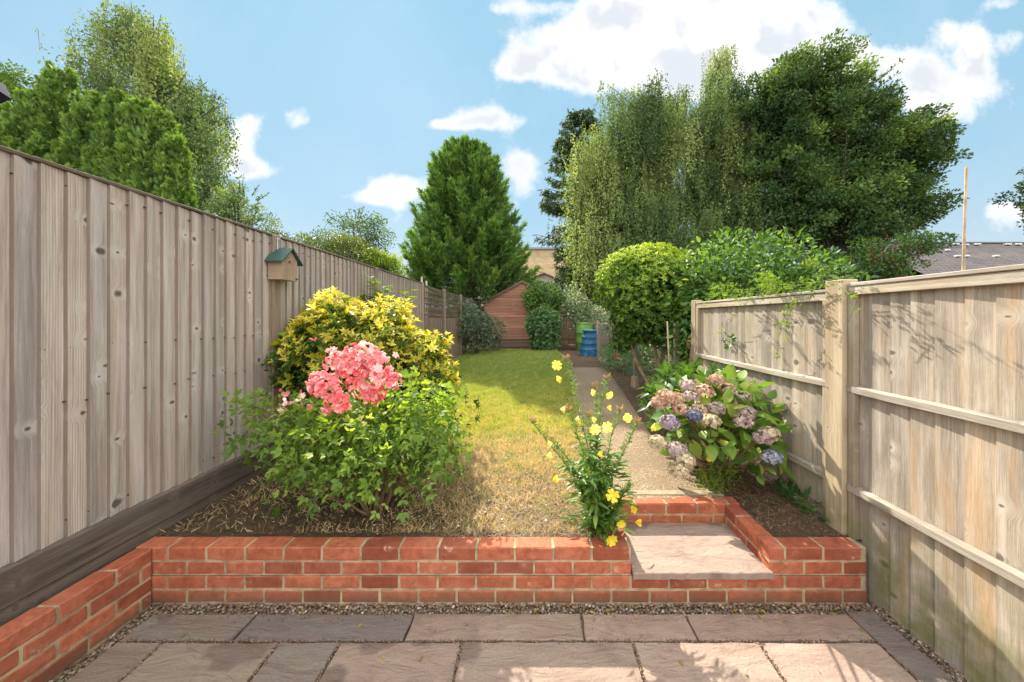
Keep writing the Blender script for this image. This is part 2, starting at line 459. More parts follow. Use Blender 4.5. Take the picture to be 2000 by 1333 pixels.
# lawn turf sheet (surface only; blades are scattered on it)
def lawn_left(y): return -2.3 + .0 * y
def lawn_right(y): return float(np.interp(y, [2.1, 2.6, 3.8, 5.5, 8.4, 13.2], [.50, .50, .50, .60, .80, .95]))
def strip(name, left, right, y0, y1, dz, mat, ny=90, nxs=24, edge=.02):
    v = []; f = []
    for j in range(ny + 1):
        y = y0 + (y1 - y0) * j / ny
        a = left(y) + random.uniform(-edge, edge); b = right(y) + random.uniform(-edge, edge)
        for i in range(nxs + 1):
            x = a + (b - a) * i / nxs
            v.append((x, y, float(gz(x, y)) + dz + (random.uniform(-.002, .002) if 0 < i < nxs else -.012)))
    for j in range(ny):
        for i in range(nxs):
            k = j * (nxs + 1) + i
            f.append((k, k + 1, k + nxs + 2, k + nxs + 1))
    me = bpy.data.meshes.new(name); me.from_pydata(v, [], f)
    return link(name, me, mat)
def turf_colour(N, P, v=None, blade=False):
    X, Y, Z = N.sep(P)
    n1 = N.noise(P, 1.6, 5, .6); n2 = N.noise(P, 7, 4, .6)
    yy = N.math('ADD', Y, N.math('MULTIPLY', N.math('SUBTRACT', n1, .5), 3.2))
    green = N.maprange(yy, 2.9, 8.2, 0, 1)
    base = N.ramp(green, [(0, (.62, .46, .26)), (.12, (.58, .45, .20)), (.26, (.46, .44, .10)), (.5, (.36, .43, .07)), (1, (.20, .32, .06))])
    base = N.mix(N.maprange(n2, .52, .66, 0, .7), base, (.62, .46, .24))
    base = N.mix(N.maprange(n2, .48, .32, 0, .8), base, (.17, .29, .04))
    n4 = N.noise(P, 26, 3, .6); base = N.mix(N.maprange(n4, .48, .34, 0, .5), base, (.12, .16, .03))
    return base
def turf_mat():
    m, nt = new_mat('turf'); N = NT(nt); P = N.pos()
    c = turf_colour(N, P)
    c = N.mix(.45, c, (.10, .08, .04))
    N.out(N.pbr(c, .95, N.bump(N.noise(P, 120, 4), 1, .02), .1)); return m
M['turf'] = turf_mat()
lawn = strip('lawn', lambda y: -2.28 if y > 3.2 else -2.3 + 0 * y, lawn_right, 3.05, 13.2, .008, M['turf'], edge=.03); tag(lawn, kind='structure')
def blade_mat():
    m, nt = new_mat('grass_blades'); N = NT(nt); P = N.pos(); v = N.var()
    c = turf_colour(N, P)
    c = N.mix(N.maprange(v, .55, 1, 0, .55), c, (.50, .38, .17))
    c = N.mix(N.maprange(v, .4, 0, 0, .45), c, (.10, .14, .025))
    p = N.pbr(c, .6, None, .25); t = N.n('ShaderNodeBsdfTranslucent'); N.set(t.inputs[0], N.mix(1, c, (1.5, 1.4, .7), 'MULTIPLY'))
    mx = N.n('ShaderNodeMixShader'); mx.inputs[0].default_value = .35
    nt.links.new(p, mx.inputs[1]); nt.links.new(t.outputs[0], mx.inputs[2]); N.out(mx.outputs[0]); return m
def grass():
    n = 300000
    y = 2.15 + (13.2 - 2.15) * rng.random(n) ** 1.75
    l = np.full(n, -2.3); r = np.interp(y, [2.1, 2.6, 3.8, 5.5, 8.4, 13.2], [.50, .50, .50, .60, .80, .95])
    x = l + (r - l) * rng.random(n) + rng.normal(size=n) * .012
    ne = 16000; ye = 2.6 + 9 * rng.random(ne) ** 1.6; xe = np.interp(ye, [2.1, 2.6, 3.8, 5.5, 8.4, 13.2], [.50, .50, .50, .60, .80, .95]) + np.abs(rng.normal(size=ne)) * .05 * (1 + .8 * np.sin(ye * 9)); x = np.concatenate([x, xe]); y = np.concatenate([y, ye])
    # thin out near the front bed, bare under the rose
    dens = np.clip((y - 2.0) / 1.0, .2, 1)
    bare = np.exp(-(((x + 1.2) / .8) ** 2 + ((y - 2.45) / .55) ** 2)); dens *= 1 - .93 * bare
    dens *= np.where(x < -1.5, np.clip((y - 2.6) / 2.0, .15, 1), 1)
    pat = .5 + .5 * np.sin(x * 7 + np.sin(y * 5) * 2) * np.sin(y * 6.3 + x * 3); dens *= np.where(y < 3.6, .35 + .65 * pat, .6 + .4 * (.5 + .5 * np.sin(x * 4.1 + np.sin(y * 2.3) * 3) * np.sin(y * 3.1 + x)))
    nt_ = 150; tx = rng.uniform(-2.2, .5, nt_); ty = 2.4 + 8 * rng.random(nt_) ** 1.6; per = 60
    x = np.concatenate([x, (tx[:, None] + rng.normal(size=(nt_, per)) * .035).ravel()]); y = np.concatenate([y, (ty[:, None] + rng.normal(size=(nt_, per)) * .035).ravel()]); dens = np.concatenate([dens, np.full(nt_ * per, 1.0)])
    k = rng.random(len(x)) < dens; x = x[k]; y = y[k]; n = len(x)
    P = np.stack([x, y, gz(x, y) + .004], 1)
    ax = norm(np.stack([rng.normal(size=n) * .55, rng.normal(size=n) * .55, np.full(n, 1.0) * np.where(y < 3.4, .55, 1)], 1))
    nm = norm(rng.normal(size=(n, 3)) * [1, 1, .3])
    S = rng.uniform(.018, .055, n) * (1 + .07 * (y - 2))
    t = Tpl([(-.055, 0, 0), (.055, 0, 0), (.04, .55, .06), (0, 1, .22), (-.04, .55, .06)], [(0, 1, 2, 4), (4, 2, 3)])
    o = scatter('grass', t, P, orient(ax, nm), S, blade_mat()); tag(o, kind='stuff')
grass()
# straw, clippings and dry stalks on the beds
M['straw'] = leaf_mat('dry_straw', [(.14, .085, .045), (.32, .21, .10), (.52, .38, .19)], trans=.15, tcol=(1.1, 1, .8))
def straw():
    n = 46000
    y = 2.09 + 1.9 * rng.random(n) ** 1.3; x = .48 - 2.8 * rng.random(n) ** 1.25
    kk = rng.random(n) < np.clip(.35 + (y - 2.3) * .6 + (x + .9) * .8, .12, 1); x = x[kk]; y = y[kk]
    n2 = 3600
    y = np.concatenate([y, 2.12 + 1.5 * rng.random(n2) ** .6]); x = np.concatenate([x, rng.uniform(1.42, 1.98, n2)])
    n3 = 4200
    y = np.concatenate([y, rng.uniform(3.6, 9.5, n3)]); x = np.concatenate([x, 1.3 + rng.uniform(.05, 1.0, n3) + (y[-n3:] - 3.6) * .08])
    n = len(x); P = np.stack([x, y, gz(x, y) + rng.uniform(.004, .022, n)], 1)
    ax = rdir(n) * [1, 1, .18]; S = rng.uniform(.02, .10, n) * np.where(x < -.6, .6, 1)
    t = [Tpl([(-.008, 0, 0), (.008, 0, 0), (b + .009, .5, .10), (b - .009, .5, .10), (0, 1, 0)], [(0, 1, 2, 3), (3, 2, 4)]) for b in (-.12, 0, .13)]
    tag(scatter('dry_straw_litter', t, P, orient(ax, rdir(n) * .4 + UP), S, M['straw'], None, rng.random(n) * np.where(x < -.6, .6, 1)), kind='stuff')
straw()

# path
def path_mat():
    m, nt = new_mat('pebbledash_path'); N = NT(nt); P = N.pos()
    vo = N.n('ShaderNodeTexVoronoi'); N.set(vo.inputs['Vector'], P); vo.inputs['Scale'].default_value = 95
    r = N.sep(vo.outputs['Color'])[0]
    col = N.ramp(r, [(0, (.13, .09, .055)), (.4, (.32, .23, .14)), (.8, (.46, .35, .22)), (1, (.60, .50, .36))])
    col = N.mix(N.maprange(vo.outputs['Distance'], .3, .6), col, (.24, .17, .105))
    col = N.mix(N.maprange(N.noise(P, 3, 5, .65), .44, .60, 0, .6), col, (.22, .155, .095))
    X, Y, Z = N.sep(P)
    col = N.mix(N.maprange(N.math('ADD', Y, N.math('MULTIPLY', N.noise(P, 2, 3), 1.0)), 5.5, 8, 0, .7), col, (.17, .135, .10))  # far stretch darkened in the colour to stand for shade on the path
    h = N.math('SUBTRACT', 1.0, vo.outputs['Distance'])
    N.out(N.pbr(col, .9, N.bump(h, .9, .01), .2)); return m
path = strip('garden_path', lambda y: float(np.interp(y, [2.5, 3.8, 5.5, 8.4], [.53, .52, .62, .98])), lambda y: float(np.interp(y, [2.5, 3.83, 5, 7.5, 8.4], [1.46, 1.34, 1.47, 1.72, 1.76])), 2.52, 8.4, .022, path_mat(), ny=60, nxs=14, edge=.008)
tag(path, kind='structure')
mb = MB(); mb.box((.98, 2.60, .3105), (.92, .07, .028), ch=.006, jit=.003)
tag(mb.build('cement_edge', mortar_mat('cement', (.33, .25, .15), (.22, .16, .10))), 'strip of sandy cement along the top of the brick step', 'cement edging')

# patio
def patio():
    base = MB(); base.add([(-2.2, -1.5, -.03), (2.0, -1.5, -.03), (2.0, 1.97, -.03), (-2.2, 1.97, -.03)], [(0, 1, 2, 3)])
    mb = MB(); g = .006
    def row(y0, y1, xs, vs):
        for a, b, v in zip(xs[:-1], xs[1:], vs): mb.slab(a + g, b - g, y0 + g, y1 - g, -.028, random.uniform(-.002, .002), v)
    row(1.745, 1.912, [-2.12, -1.54, -.66, .27, .85, 1.76], [.02, .99, .42, .58, .52])
    row(1.20, 1.745, [-2.12, -1.88, -1.29, -.98, -.36, .51, 1.15, 1.76], [.12, .25, .02, .5, .45, .66, .74])
    row(.6, 1.20, [-2.12, -1.5, -.6, .3, .9, 1.76], [.3, .6, .1, .7, .5])
    row(0, .6, [-2.12, -1.2, -.3, .6, 1.76], [.5, .2, .7, .4]); row(-.9, 0, [-2.12, -1.5, -.3, .9, 1.76], [.3, .6, .2, .7])
    for a, b in ((.95, 1.93), (-.2, .95), (-.9, -.2)): mb.slab(1.765, 1.925, a + g, b - g, -.028, 0.0, .97)
    o = mb.build('patio', M['stone']); tag(o, kind='structure')
    o2 = base.build('patio_joints', M['joint']); tag(o2, kind='structure')
patio()

# pebbles
def pebbles():
    m, nt = new_mat('pebble'); N = NT(nt); v = N.var()
    c = N.ramp(v, [(0, (.06, .042, .03)), (.3, (.18, .11, .065)), (.55, (.30, .20, .12)), (.8, (.17, .15, .13)), (1, (.52, .44, .34))])
    c = N.mix(N.maprange(N.noise(N.pos(), 120, 3), .4, .6, 0, .3), c, (.12, .09, .07))
    N.out(N.pbr(c, .6, None, .4))
    import bmesh
    bm = bmesh.new(); bmesh.ops.create_icosphere(bm, subdivisions=1, radius=.5)
    tv = [tuple(p.co) for p in bm.verts]; tf = [[q.index for q in f.verts] for f in bm.faces]; bm.free()
    tps = []
    for k in range(3):
        r = np.random.default_rng(k); tps.append(Tpl(np.array(tv) * [1, .8, .55] * (1 + .14 * r.normal(size=(len(tv), 1))), tf))
    n = 3400
    x = rng.uniform(-2.2, 1.97, n); y = rng.uniform(1.905, 1.99, n)
    n2 = 1500; x = np.concatenate([x, rng.uniform(1.925, 2.03, n2)]); y = np.concatenate([y, rng.uniform(.6, 1.98, n2)])
    n3 = 500; x = np.concatenate([x, rng.uniform(-2.2, -2.12, n3)]); y = np.concatenate([y, rng.uniform(.9, 1.95, n3)])
    n = len(x); P = np.stack([x, y, rng.uniform(-.03, -.008, n)], 1)
    S = rng.uniform(.009, .024, n)
    o = scatter('pebbles', tps, P, orient(rdir(n) * [1, 1, .3], rdir(n) * .5 + UP), S, m); tag(o, kind='stuff')
    # grit and soil lying in the paving joints and on the path edges
    n = 2600; js = [(1.745, None)] * 5 + [(None, q) for q in (-1.88, -1.29, -.98, -.36, .51, 1.15)] + [(None, 1.762)]
    xs_ = []; ys_ = []
    for _ in range(n):
        a, b = random.choice(js)
        if a: xs_.append(random.uniform(-2.1, 1.76)); ys_.append(a + random.gauss(0, .006))
        else: xs_.append(b + random.gauss(0, .006)); ys_.append(random.uniform(1.35, 1.74))
    for _ in range(500): xs_.append(random.uniform(-2.1, 1.9)); ys_.append(1.91 - abs(random.gauss(0, .035)))
    for _ in range(5200):
        y_ = random.uniform(2.6, 8.4); e_ = (float(np.interp(y_, [2.5, 3.8, 5.5, 8.4], [.53, .52, .62, .98])), float(np.interp(y_, [2.5, 3.83, 5, 7.5, 8.4], [1.46, 1.34, 1.47, 1.72, 1.76])))
        k_ = random.random() < .7; xs_.append(e_[1] - abs(random.gauss(0, .11)) if k_ else e_[0] + abs(random.gauss(0, .07))); ys_.append(y_)
    xs_ = np.array(xs_); ys_ = np.array(ys_); P = np.stack([xs_, ys_, np.where(ys_ > 2, gz(xs_, ys_) + .024, 0.0)], 1)
    o = scatter('grit', tps, P, orient(rdir(len(P)) * [1, 1, .3], rdir(len(P)) * .5 + UP), rng.uniform(.003, .011, len(P)), m, var=rng.random(len(P)) * .6); tag(o, kind='stuff')
    # crumbs of soil and stones on the planting beds
    n = 5000; x = np.concatenate([rng.uniform(-2.3, .46, 3000), rng.uniform(1.42, 1.98, 1000), rng.uniform(.4, 2.6, 1000)])
    y = np.concatenate([rng.uniform(2.1, 3.3, 3000), rng.uniform(2.1, 3.4, 1000), rng.uniform(8, 13.5, 1000)])
    P = np.stack([x, y, gz(x, y) + .002], 1); v = rng.random(n) * .55
    o = scatter('soil_crumbs', tps, P, orient(rdir(n) * [1, 1, .3], rdir(n) * .5 + UP), rng.uniform(.004, .016, n), m, var=v); tag(o, kind='stuff')
pebbles()

# ------------------------------------------------------------------ brick retaining wall with step
WF = 1.985; BH = .083; TOP = .317; BW = .2245
def brick_wall():
    root = thing('brick_wall', 'low red brick retaining wall edging the patio, with a step recess', 'wall', (0, 2.03, 0))
    bk = MB(); mo = MB(); cp = MB()
    def run(p0, p1, thick, ztop, courses, phase=0.0, coping=True, inward=1):
        """stretcher bond between two plan points; the brick face is on the line p0-p1, body to its left (inward)"""
        p0 = Vector(p0); p1 = Vector(p1); d = (p1 - p0); L = d.length; d.normalize()
        nrm = Vector((-d.y, d.x)) * inward
        R = Matrix(((d.x, nrm.x, 0), (d.y, nrm.y, 0), (0, 0, 1)))
        c = p0 + d * L / 2 + nrm * (thick / 2)
        zb = ztop - courses * BH
        mo.box((c.x, c.y, (ztop + zb) / 2 - .001), (L - .006, thick - .008, courses * BH - .006), rot=R, var=.5)
        for k in range(courses):
            tgt = cp if (coping and k == 0) else bk
            zc = ztop - k * BH - BH / 2 + .004
            s = -((phase + .5 * (k % 2)) % 1.0) * BW
            while s < L:
                a = max(s, 0.0); b = min(s + BW, L)
                if b - a > .03:
                    g = .0055
                    aa = a + (g if s > 0 else 0); bb = b - (g if s + BW < L else 0)
                    q = p0 + d * (aa + bb) / 2 + nrm * (thick / 2)
                    hz = BH - (.008 if (k == 0 and coping) else .013)
                    tgt.box((q.x, q.y, zc + random.uniform(-.0012, .0012)), (bb - aa, thick + random.uniform(-.001, .003), hz), rot=R @ Matrix.Rotation(random.uniform(-.006, .006), 3, 'Z'), ch=.0055, var=random.random(), jit=.0018)
                s += BW
    T = .1025
    run((-2.31, WF), (1.945, WF), T, TOP - 2 * BH, 3, phase=.17, coping=False)
    run((-2.31, WF), (.575, WF), T, TOP, 2, phase=.17)
    run((1.375, WF), (1.945, WF), T, TOP, 2, phase=.58)                    # front, right of the step
    run((.59, 2.45), (1.49, 2.45), T, TOP + .003, 3, phase=.35)            # riser behind the tread
    run((1.375, 2.445), (1.375, WF + T + .003), T, TOP - .002, 3, phase=.4)   # right cheek
    run((.575, WF + T + .003), (.575, 2.445), T, TOP - .002, 3, phase=.4)     # left cheek
    run((-2.205, 1.98), (-2.205, .3), T, TOP - .003, 5, phase=.25, inward=-1)   # left return along the fence
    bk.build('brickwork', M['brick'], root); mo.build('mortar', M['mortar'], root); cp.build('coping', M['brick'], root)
brick_wall()
mb = MB(); mb.slab(.582, 1.385, 1.958, 2.447, .152, .187, .72, jit=.004, step=.03)
st = mb.build('stone_step', M['stone']); tag(st, 'pinkish sandstone slab forming the step tread in the brick wall', 'step')

# ------------------------------------------------------------------ left fence
XL = -2.40; ZTOP = 2.40
def left_fence():
    root = thing('wooden_fence', 'tall grey-brown close-board fence along the left side with trellis tops at its far end', 'fence', (XL, 6, .3))
    def boards(y0, y1, z0, z1, mat, x=XL):
        mb = MB(); y = y0
        while y < y1 - .01:
            w = min(random.uniform(.086, .094), y1 - y)
            t0, t1 = .027, .008; th = random.uniform(-.001, .001); top = z1 + random.uniform(-.004, .004)
            # tapered board: thick edge on the far side, overlapping the next
            vs = [(x, y, z0), (x + t0 + th, y + .002, z0), (x + t1 + th, y + w + .004, z0), (x - .002, y + w + .004, z0),
                  (x, y, top), (x + t0 + th, y + .002, top), (x + t1 + th, y + w + .004, top), (x - .002, y + w + .004, top)]
            mb.add(vs, [(0, 3, 2, 1), (4, 5, 6, 7), (1, 2, 6, 5), (2, 3, 7, 6), (3, 0, 4, 7), (0, 1, 5, 4)], random.random())
            y += w
        return mb.build('fence_boards', mat, root)
    def post(y, z1, mat, w=.095, x=XL + .0):
        mb = MB(); mb.box((x + .012, y, z1 / 2 + .1), (w * .55, w, z1 - .2), ch=.004, var=random.random()); mb.build('post', mat, root)
    nl = MB()
    def nails(y0, y1):
        y = y0 + .045
        while y < y1:
            for z in (.62, 1.22, 1.50, 2.32):
                if random.random() < .85: nl.box((XL + .019, y + random.uniform(-.012, .012), z + random.uniform(-.012, .012)), (.012, .0075, .0075), ch=.002)
            y += .09
    for a_, b_ in ((.8, 3.1), (3.22, 5.1)): nails(a_, b_)
    tag(nl.build('nails', plain('rusty_nail', (.05, .035, .025), .7), root), kind='stuff')
    posts = [.98, 3.16, 5.2, 7.4, 9.1, 11.2, 13.2, 15.2]
    ranges = [(-1.3, 3.11), (3.21, 5.15), (5.25, 7.35)]
    for a, b in ranges:
        boards(a, b, .50, ZTOP, M['fence_left'])
        mb = MB(); mb.box((XL + .008, (a + b) / 2, ZTOP + .012), (.045, b - a, .02), ch=.003); mb.build('capping', M['board'], root)
    for y in (3.16, 5.2, 7.4): post(y, ZTOP + .02, M['post_left'])
    for y in posts[4:]: post(y, ZTOP + .03, M['fence_far'], w=.11, x=XL + .03)
    # two horizontal boards at the foot
    for (a, b) in ((-1.3, 3.2), (3.21, 7.4)):
        for z0, z1, o in ((.362, .532, .012), (.17, .358, .0)):
            mb = MB(); mb.box((XL + .022 + o, (a + b) / 2, (z0 + z1) / 2), (.05, b - a, z1 - z0), ch=.004, var=random.random()); mb.build('gravel_board', M['board'], root)
    for a, b in zip(posts[3:-1], posts[4:]):
        boards(a + .06, b - .06, .40, 1.66, M['fence_far'])
        mb = MB()
        for k in range(6):
            z = 1.72 + k * (.64 / 5); mb.box((XL + .022, (a + b) / 2, z), (.018, b - a - .12, .026 if 0 < k < 5 else .045))
        n = 13
        for k in range(n + 1):
            y = a + .07 + (b - a - .14) * k / n; mb.box((XL + .006, y, 2.04), (.014, .026 if 0 < k < n else .04, .68))
        mb.build('trellis', M['board'], root)
    return root
left_fence()

# bird box
def bird_box():
    t = thing('bird_box', 'small wooden bird box with dark green pitched roof fixed on the left fence', 'bird box', (-2.31, 3.16, 2.0))
    wood = wood_mat('birdbox_wood', (.46, .36, .27), (.36, .27, .19), (.20, .14, .095), axis='Y', grain=.6, knots=0, stain=.5)
    x0, x1, y0, y1, z0, z1 = -2.372, -2.245, 3.06, 3.26, 2.0, 2.185; ap = 2.285; yc = (y0 + y1) / 2
    mb = MB()
    pent = [(y0, z0), (y1, z0), (y1, z1), (yc, ap), (y0, z1)]
    # front gable with a round hole: ring of quads
    hc = (yc, 2.165); hr = .018; n = 20
    out = []
    def ray(a):
        dx, dz = math.cos(a), math.sin(a); best = 9
        for i in range(5):
            (ay, az), (by, bz) = pent[i], pent[(i + 1) % 5]
            ey, ez = by - ay, bz - az; den = dx * ez - dz * ey
            if abs(den) < 1e-9: continue
            t_ = ((ay - hc[0]) * ez - (az - hc[1]) * ey) / den
            u = ((ay - hc[0]) * dz - (az - hc[1]) * dx) / den
            if t_ > 0 and -1e-6 <= u <= 1.000001: best = min(best, t_)
        return (hc[0] + dx * best, hc[1] + dz * best)
    angs = sorted([2 * math.pi * i / n for i in range(n)] + [math.atan2(p[1] - hc[1], p[0] - hc[0]) % (2 * math.pi) for p in pent])
    outer = [ray(a) for a in angs]; inner = [(hc[0] + hr * math.cos(a), hc[1] + hr * math.sin(a)) for a in angs]; k = len(angs)
    vs = [(x1, p[0], p[1]) for p in outer] + [(x1, p[0], p[1]) for p in inner] + [(x1 - .02, p[0], p[1]) for p in inner]
    fs = []
    for i in range(k):
        j = (i + 1) % k; fs.append((i, j, k + j, k + i)); fs.append((k + i, k + j, 2 * k + j, 2 * k + i))
    mb.add(vs, fs, .4); mb.build('front', wood, t)
    mb = MB()
    mb.add([(x0, y0, z0), (x1, y0, z0), (x1, y0, z1), (x0, y0, z1)], [(0, 1, 2, 3)], .2)
    mb.add([(x0, y1, z0), (x1, y1, z0), (x1, y1, z1), (x0, y1, z1)], [(3, 2, 1, 0)], .3)
    mb.add([(x0, y0, z0), (x1, y0, z0), (x1, y1, z0), (x0, y1, z0)], [(3, 2, 1, 0)], .6)
    mb.add([(x0, p[0], p[1]) for p in pent], [(4, 3, 2, 1, 0)], .6)
    mb.build('box_body', wood, t)
    gm = plain('green_roof_felt', (.030, .075, .062), .45, .4, 30, .2, .2)
    mb = MB(); th = .012; ov = .032
    for s in (-1, 1):
        ye = yc + s * ((y1 - y0) / 2 + .035); slope = (ap - z1) / ((y1 - y0) / 2); ze = ap + .014 - slope * ((y1 - y0) / 2 + .035)
        v = [(x0 - .01, yc, ap + .014), (x1 + ov, yc, ap + .014), (x1 + ov, ye, ze), (x0 - .01, ye, ze)]
        v2 = [(a, b, c - th) for a, b, c in v]
        mb.add(v + v2, [(0, 1, 2, 3), (7, 6, 5, 4), (1, 5, 6, 2), (2, 6, 7, 3), (3, 7, 4, 0), (0, 4, 5, 1)], .3)
    mb.build('roof', gm, t)
    mb = MB(); mb.box((-2.352, 3.16, 2.21), (.012, .03, .36), ch=.002); mb.build('bracket', plain('galvanised', (.5, .5, .5), .4, .5, metal=.6), t)
    mb = MB(); mb.tube([(x1, y1 - .02, 2.02), (x1 + .018, y1 - .02, 2.02)], .006, 8); mb.build('latch', plain('dark_metal', (.03, .03, .03), .5), t)
bird_box()

# ------------------------------------------------------------------ right fence
XR = 2.0
def right_fence():
    root = thing('panel_fence', 'sunlit panel fence with three rails and a thick post on the right side', 'fence', (XR, 2.2, 0))
    def panel(y0, y1, zb, zt, rails, near):
        mb = MB(); y = y0
        while y < y1 - .01:
            w = min(random.uniform(.10, .125), y1 - y); t = random.random()
            lo, hi = .010, .022
            z1 = zt - .03
            vs = [(XR, y, zb), (XR + lo - .012, y, zb), (XR - .016, y + w + .006, zb), (XR, y + w + .006, zb),
                  (XR, y, z1), (XR + lo - .012, y, z1), (XR - .016, y + w + .006, z1), (XR, y + w + .006, z1)]
            vs = [(a + (.002 if i % 4 in (0, 3) else 0) + .012, b, c) for i, (a, b, c) in enumerate(vs)]
            mb.add(vs, [(0, 1, 2, 3), (7, 6, 5, 4), (1, 5, 6, 2), (2, 6, 7, 3), (3, 7, 4, 0), (0, 4, 5, 1)], t)
            y += w
        mb.build('fence_boards', M['fence_right'], root)
        for i, z in enumerate(rails):
            mb = MB(); n = 14; L = y1 - y0
            pts = []
            for k in range(n + 1):
                yy = y0 + L * k / n; sag = -.006 * math.sin(math.pi * k / n) + random.uniform(-.0015, .0015)
                pts.append((yy, z + sag))
            hw, hd = .021, .042
            for k in range(n):
                (ya, za), (yb, zb_) = pts[k], pts[k + 1]
                vs = []
                for yy, zz in ((ya, za), (yb, zb_)):
                    vs += [(XR - .002, yy, zz - hw), (XR - hd, yy, zz - hw), (XR - hd, yy, zz + hw - .008), (XR - .002, yy, zz + hw)]
                fs = [(0, 4, 5, 1), (1, 5, 6, 2), (2, 6, 7, 3)]
                if k == 0: fs.append((0, 1, 2, 3))
                if k == n - 1: fs.append((7, 6, 5, 4))
                mb.add(vs, fs, .3 + .2 * i)
            mb.build('rail', M['rail'], root)
        mb = MB(); mb.box((XR - .005, (y0 + y1) / 2, zt - .008), (.075, y1 - y0, .022), ch=.004, var=.6)
        mb.box((XR - .024, (y0 + y1) / 2, zt - .046), (.022, y1 - y0, .052), ch=.003, var=.8)
        mb.build('capping', M['rail'], root)
        mb = MB(); e = (y1 - .022) if near else (y1 - .022)
        mb.box((XR - .02, y1 - .02, (zb + zt) / 2 - .03), (.035, .04, zt - zb - .07), ch=.003, var=.4)
        mb.build('panel_frame', M['frame'], root)
        mb = MB(); mb.box((XR - .02, y0 + .02, (zb + zt) / 2 - .03), (.035, .04, zt - zb - .07), ch=.003, var=.7)
        mb.build('panel_frame', M['frame'], root)
    panel(.30, 2.125, -.03, 1.865, [1.215, .60], True)
    panel(2.275, 4.10, .36, 1.84, [1.215, .60], False)
    mb = MB(); mb.box((XR - .012, 2.20, .93), (.10, .13, 1.93), ch=.005, var=.5); mb.build('post', M['post'], root)
    mb = MB(); mb.box((XR - .0, 4.16, 1.07), (.09, .10, 1.6), ch=.005, var=.2); mb.build('post', M['post'], root)
    mb = MB(); mb.box((XR - .0, .24, .93), (.10, .10, 1.93), ch=.005, var=.2); mb.build('post', M['post'], root)
right_fence()

# ------------------------------------------------------------------ garden plants
M['bark'] = plain('bark', (.09, .07, .055), .9, .2, 14, .4, .6)
M['stem_green'] = plain('green_stem', (.17, .22, .06), .6, .3, 20, .3)
M['stem_brown'] = plain('woody_stem', (.17, .10, .06), .8, .2, 20, .3, .3)
def stems(root, base, tips, r0, r1, mat, name='stems', sway=.06, n=6):
    mb = MB(); b = Vector(base)
    for t in tips:
        t = Vector(t); s = b + Vector((random.uniform(-.05, .05), random.uniform(-.05, .05), 0)); pts = []
        for k in range(7):
            u = k / 6; p = s.lerp(t, u); bow = math.sin(math.pi * u) * sway
            p += Vector((random.uniform(-1, 1), random.uniform(-1, 1), 0)) * bow * .5
            p.z = s.z + (t.z - s.z) * (u ** .8)
            pts.append(p)
        mb.tube(pts, [r0 + (r1 - r0) * k / 6 for k in range(7)], n)
    return mb.build(name, mat, root)

# golden choisya against the left fence
def choisya():
    root = thing('golden_shrub', 'yellow-leaved evergreen shrub with dark lower leaves against the left fence', 'shrub', (-1.7, 3.7, .3))
    r7 = [rosette(full_leaf(w_, .08, .25, .5), k_, t_, 1.0, seed=i) for i, (w_, k_, t_) in enumerate(((.34, 6, 50), (.42, 4, 62), (.30, 8, 36), (.4, 3, 70)))]
    P = []; O = []; Us = []
    for c, r, n, sd in (((-2.0, 3.55, 1.42), (.37, .48, .44), 2500, 1), ((-1.72, 3.6, 1.32), (.44, .5, .42), 2900, 2), ((-1.40, 3.65, 1.16), (.40, .5, .40), 2400, 5), ((-2.05, 3.3, 1.15), (.33, .3, .34), 1300, 3), ((-1.30, 3.75, .92), (.33, .42, .34), 1300, 4)):
        p, o, u = shrub_pts(c, r, n, 46, .55, 32, inner=.25, seed=sd, zmin=-.9); P.append(p); O.append(o); Us.append(u)
    P = np.concatenate(P); O = np.concatenate(O); u = np.concatenate(Us)
    k = (P[:, 0] > -2.36) | (P[:, 2] > 2.3); P = P[k]; O = O[k]; u = u[k]
    # young (outer, upper) growth is yellow, old lower growth is green
    age = (u - .72) * 1.9 + (P[:, 2] - 1.25) * .75 + (P[:, 0] + 1.9) * .25 + rng.normal(size=len(P)) * .33 - .06
    mat = leaf_mat('choisya_leaf', [(.045, .10, .012), (.10, .19, .02), (.40, .42, .03), (.70, .60, .05), (.82, .70, .13)], trans=.36, tcol=(1.15, 1.1, .4), rough=.4)
    R = leaf_R(O, .35, .45)
    scatter('foliage', r7, P, R, .03 + .055 * rng.random(len(P)) ** 1.4, mat, root, np.clip(age, 0, 1))
    tips = [(-1.7 + random.uniform(-.5, .5), 3.6 + random.uniform(-.4, .4), 1.3 + random.uniform(-.2, .3)) for _ in range(14)]
    stems(root, (-1.65, 3.7, .3), tips, .016, .006, M['stem_brown'])
choisya()

